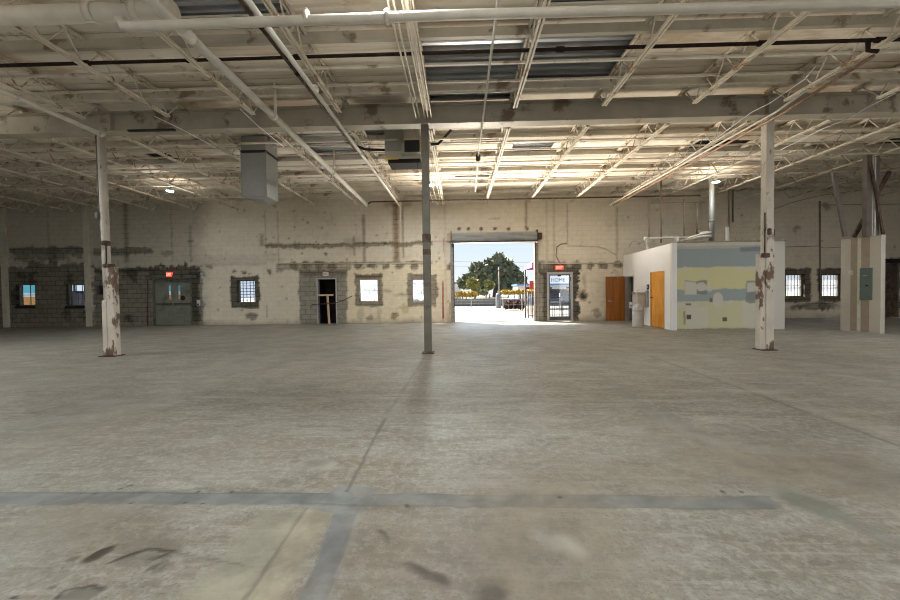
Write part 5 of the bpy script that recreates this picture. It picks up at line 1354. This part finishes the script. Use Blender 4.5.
for o in [q_ for q_ in bpy.data.objects if q_.name.startswith(('flower_hedge','low_bush','red_bush'))]:
    f_=[c_ for c_ in o.children if c_.name.startswith('foliage')][0]; W_=[v.co for v in f_.data.vertices]; ox=WORG[o.name]
    x0_=min(v.x for v in W_)+ox.x; x1_=max(v.x for v in W_)+ox.x; zc_=sum(v.z for v in W_)/len(W_)+ox.z; n_=max(2,int((x1_-x0_)/.6))
    stems(o,[x0_+.3+(x1_-x0_-.6)*q_/(n_-1) for q_ in range(n_)],ox.y,zc_)
# bollard tank
b0=onZ(498.3,308,gz); h=onY(498.3,293,b0.y).z
o=MB().lathe([(.2,gz),(.21,.05),(.2,h-.15),(.15,h-.04),(.04,h)],b0.x,b0.y,18).build('steel_bollard',mat('bollard_grey',(.20,.205,.215),.5,.2)); tag(o,'fat grey round-topped bollard at the edge of the driveway','bollard')
# utility pole
q=P3(499,293,48); q1=P3(499,267,48); t=thing('utility_pole','slim utility pole in front of the oak','pole',(q.x,48,-.03)); MB().tube([(q.x,48,-.03),(q.x,48,q1.z)],[.12,.09],10).build('shaft',mat('pole_grey',(.25,.23,.21),.8),t); MB().box(q.x-.5,q.x+.5,47.9,48,q1.z-.5,q1.z-.4).build('cross_arm',M_TRUNK,t)
for i,(y0,y1) in enumerate(((257,260),(262,264))):
    a=P3(380,y0,48); c=P3(600,y1,48); mid=(a+c)/2; mid.z-=.5; o=MB().tube([a,a.lerp(mid,.5)+Vector((0,0,-.15)),mid,mid.lerp(c,.5)+Vector((0,0,-.15)),c],.012,5).build('power_line',M_IRON); tag(o,['upper','lower'][i]+' overhead wire crossing the sky outside the roll-up door','wire')
# low walls, street
M_LW=mat('low_wall_grey',(.16,.153,.145),.8)
o=MB().box(P3(380,300,34).x,P3(496,300,34).x,34,34.2,gz-.01,onY(470,298.5,34).z).build('low_wall',M_LW); tag(o,'low grey wall along the street left of the bollard','low wall')
o=MB().box(P3(501,300,34).x,P3(600,300,34).x,34,34.2,gz-.01,onY(515,298.8,34).z).build('low_wall',M_LW); tag(o,'low grey wall along the street right of the bollard','low wall')
# wire fences
def fence(px0,px1,Y,h,label,step=1.2,wires=5,mt=M_GALV,pick=None,bars=None):
    x0=P3(px0,300,Y).x; x1=P3(px1,300,Y).x; t=thing('fence',label,'fence',((x0+x1)/2,Y,-.03))
    n=max(2,int(round((x1-x0)/step)))
    for i in range(n+1):
        x=x0+(x1-x0)*i/n; MB().tube([(x,Y,-.03),(x,Y,h)],.03,8).build('post',mt,t)
    m_=MB()
    if bars:
        k=int((x1-x0)/bars)
        for i in range(k): m_.box(x0+bars*i-.008,x0+bars*i+.008,Y-.008,Y+.008,.02,h)
        m_.box(x0,x1,Y-.012,Y+.012,h-.04,h).box(x0,x1,Y-.012,Y+.012,.1,.13)
    else:
        for i in range(wires): z=.05+(h-.08)*i/(wires-1); m_.box(x0,x1,Y-.008,Y+.008,z-.008,z+.008)
        k=int((x1-x0)/.35)
        for i in range(k): m_.box(x0+.35*i-.004,x0+.35*i+.004,Y-.004,Y+.004,0,h)
    m_.build('fence_infill',mt,t)
fence(420,497,31,.85,'galvanised wire fence along the driveway left of the bollard',2.2,4)
fence(503,560,24.5,1.1,'wire fence in front of the red brush pile',1.3,4)
# iron railing right of opening and by glass door
fence(528,536,17.6,1.22,'dark iron railing seen at the right edge of the roll-up opening',.35,mt=M_IRON,bars=.12)
fence(543,600,17.9,.98,'dark iron railing outside the glass door',.9,mt=M_IRON,bars=.11)
# awning
def awning():
    Y0=D+.3; Y1=18.0; M_AW=mat('purple_canvas',(.13,.045,.13),.7,0,.08,2)
    p=P3(524.3,270,Y1); z0=p.z; zv=P3(524.3,267,Y1).z; zt=P3(533.5,256,Y1-.8).z+.25
    x0=p.x; x1=x0+4.5
    t=thing('entrance_awning','purple canvas awning on a thin post outside the glass door','awning',(x0,Y1,-.03))
    mb=MB(); A=(x0,Y1,zv); B=(x1,Y1,zv); C_=(x1,Y0,zt); Dd=(x0+.9,Y0,zt); E=(x0,Y0,zv)
    mb.quad(A,B,C_,Dd); mb.v+=[A,Dd,E]; n=len(mb.v); mb.f.append((n-3,n-2,n-1)); mb.sm.append(False)
    o=mb.build('canopy',M_AW,t,fix=False); md=o.modifiers.new('thick','SOLIDIFY'); md.thickness=.03
    MB().box(x0,x1,Y1-.015,Y1+.015,z0,zv+.01).box(x0-.015,x0+.015,Y0,Y1,z0,zv+.01).build('valance',mat('purple_valance',(.16,.035,.15),.7),t)
    MB().tube([(x0+.04,Y1,-.03),(x0+.04,Y1,zv)],.035,10).build('post',M_IRON,t); MB().tube([(x1-.04,Y1,-.03),(x1-.04,Y1,zv)],.035,10).build('post',M_IRON,t)
awning()
# buildings beyond street
def building(px0,px1,py_top,Y,dep,mt,label,roof=None,band=None):
    x0=P3(px0,290,Y).x; x1=P3(px1,290,Y).x; z=P3((px0+px1)/2,py_top,Y).z
    t=thing('street_building',label,'building',((x0+x1)/2,Y,-.03))
    w=MB().box(x0,x1,Y,Y+dep,-.03,z).build('walls',mt,t)
    MB().box(x0-.2,x1+.2,Y-.2,Y+dep+.2,z,z+.25).build('roof',roof or M_LW,t)
    nw=max(1,int((x1-x0)/3)); wb=[]
    for i in range(nw):
        xx=x0+(x1-x0)*(i+.5)/nw; q=MB().box(xx-.5,xx+.5,Y-.04,Y,1.0,min(z-.3,2.1)).build('window',M_IRON,t)
    return t,x0,x1,z
M_BW=mat('white_stucco',(.6,.6,.6),.8); M_BR=mat('red_sign_paint',(.40,.05,.03),.6); M_BB=mat('blue_roof',(.12,.25,.5),.5)
building(415,461,284,62,6,M_BW,'low white building at the left edge of the opening view')
t,x0,x1,z=building(518,600,285,62,6,M_BW,'white building with a red sign at the right of the opening view',M_BB)
MB().box(P3(529.5,290,60).x,P3(540,290,60).x,59.7,59.9,P3(530,294,60).z,P3(530,281,60).z).build('red_sign',M_BR,t)
# parked car seen through the glass door
def car(px,Y,label,mt):
    c=P3(px,300,Y); x=c.x; t=thing('parked_car',label,'car',(x,Y,-.03))
    L2=2.2; w=.88
    MB().prism([(x-L2,.25),(x+L2,.25),(x+L2,.7),(x+L2*.9,.85),(x+L2*.45,.92),(x-L2*.5,.95),(x-L2,.85)],Y-w,Y+w).build('body',mt,t,bevel=.06)
    MB().prism([(x-L2*.75,.93),(x+L2*.5,.9),(x+L2*.15,1.38),(x-L2*.45,1.42)],Y-w*.85,Y+w*.85).build('cabin',M_IRON,t,bevel=.05)
    for sx in (-1.35,1.35):
        for sy in (-1,1): MB().tube([(x+sx,Y+sy*(w+.02)-.1,.29),(x+sx,Y+sy*(w+.02)+.1,.29)],.31,18).build('wheel',M_BLACK,t)
car(560,27,'dark blue parked car seen through the glass door',mat('dark_blue_car',(.06,.09,.15),.3,.2))
o=MB().box(P3(545,290,33).x,P3(600,290,33).x,33,33.25,-.03,P3(560,290,33).z).build('painted_barrier',M_FYEL); tag(o,'yellow painted low barrier behind the blue car','barrier')
# striped storefront at far left
def stripes():
    Y=22; x0=P3(-30,290,Y).x; x1=P3(52,290,Y).x
    for (px0,px1,lab) in ((-20,45,'storefront with teal, white and orange stripes outside the leftmost window'),(150,215,'striped teal and orange storefront outside the double doors')):
        x0=P3(px0,290,Y).x; x1=P3(px1,290,Y).x
        t=thing('striped_storefront',lab,'storefront',((x0+x1)/2,Y,-.03))
        zs=[-.03,P3(170,295,Y).z,P3(170,291,Y).z,6.0] 
        for i,(nm,c) in enumerate((('lower_band',(.85,.36,.05)),('middle_band',(.95,.95,.92)),('upper_band',(.12,.62,.65)))):
            MB().box(x0,x1,Y,Y+.3,zs[i],zs[i+1]).build(nm,mat('stripe_%s'%nm,c,.6),t)
stripes()
o=thing('dumpster','dark purple waste container outside the second window','dumpster',(P3(75,300,19.5).x,19.5,-.03))
c=P3(75,300,19.5).x; MB().prism([(c-.25,-.03),(c+.2,-.03),(c+.24,1.50),(c-.22,1.58)],19.5,20.6).build('container_body',mat('dark_purple',(.05,.045,.09),.6),o); MB().box(c-.27,c+.28,19.45,20.65,1.56,1.62).build('lid',M_IRON,o)

# unseen roof added to keep the sun off the left windows
xa=onY(-60,290,D).x; xb=onY(285,290,D).x
t=thing('sun_blocking_roof','added flat roof blocking the sun outside the left windows and double doors','sun blocker',((xa+xb)/2,D+2,-.03))
MB().box(xa,xb,D+.29,D+4.0,2.75,2.9).build('roof_slab',M_LW,t)
for i in range(4):
    xx=xa+(xb-xa)*(i+.5)/4; MB().tube([(xx,D+3.9,-.03),(xx,D+3.9,2.75)],.05,10).build('post',M_IRON,t)

# ------------------------------------------------------------------ light
W=bpy.data.worlds.new('world'); SC.world=W; W.use_nodes=True; nt=W.node_tree; N=nt.nodes; L=nt.links
bg=N['Background']; tc=N.new('ShaderNodeTexCoord'); sx=N.new('ShaderNodeSeparateXYZ'); L.new(tc.outputs['Generated'],sx.inputs[0])
cr=N.new('ShaderNodeValToRGB'); cr.color_ramp.elements[0].position=0; cr.color_ramp.elements[0].color=(.90,.95,1,1); cr.color_ramp.elements[1].position=.7; cr.color_ramp.elements[1].color=(.22,.46,.85,1)
e=cr.color_ramp.elements.new(.18); e.color=(.66,.83,.98,1)
L.new(sx.outputs[2],cr.inputs[0]); L.new(cr.outputs[0],bg.inputs[0]); bg.inputs[1].default_value=.40
sd=bpy.data.lights.new('sun','SUN'); sd.energy=9.5; sd.angle=.009; sd.color=(1,.88,.70); so=bpy.data.objects.new('sun',sd); COL.objects.link(so)
el=math.radians(50); az=Vector((.75,-.66,0)).normalized(); dirv=Vector((az.x*math.cos(el),az.y*math.cos(el),-math.sin(el)))
so.rotation_euler=dirv.to_track_quat('-Z','Y').to_euler()
gl=bpy.data.lights.new('driveway_bounce_fill','AREA'); gl.shape='RECTANGLE'; gl.size=6; gl.size_y=6.5; gl.energy=5200; gl.color=(1,.89,.73); gl.spread=math.radians(156)  # added area light standing in for daylight bounced off the driveway
go=bpy.data.objects.new('driveway_bounce_fill',gl); COL.objects.link(go); go.location=(-1.2,D+4.2,0.0); go.rotation_euler=(math.radians(180),0,0)
gl=bpy.data.lights.new('sky_fill_light','AREA'); gl.shape='RECTANGLE'; gl.size=5; gl.size_y=2; gl.energy=620; gl.color=(.72,.85,1)  # added area light standing in for sky light through the roll-up door
go=bpy.data.objects.new('sky_fill_light',gl); COL.objects.link(go); go.location=(-1.4,D+3.6,6.6); go.rotation_euler=Vector((0,-1,-.75)).to_track_quat('-Z','Y').to_euler()
for (a,b_),e in zip(rear,(26,75,55)):
    ad=bpy.data.lights.new('rear_daylight_fill','AREA'); ad.shape='RECTANGLE'; ad.size=b_-a; ad.size_y=4.2; ad.energy=e; ad.color=(1,.97,.92)  # area lights put in the unseen rear openings as daylight
    ao=bpy.data.objects.new('rear_daylight_fill',ad); COL.objects.link(ao); ao.location=((a+b_)/2,YR-.1,2.15); ao.rotation_euler=(math.radians(90),0,0)
SC.view_settings.view_transform='Standard'; SC.view_settings.look='None'; SC.view_settings.gamma=1; SC.view_settings.exposure=1.38
SC.cycles.max_bounces=8; SC.cycles.diffuse_bounces=5; SC.cycles.sample_clamp_indirect=6
SC.cycles.use_denoising=True
SC.cycles.filter_width=1.05
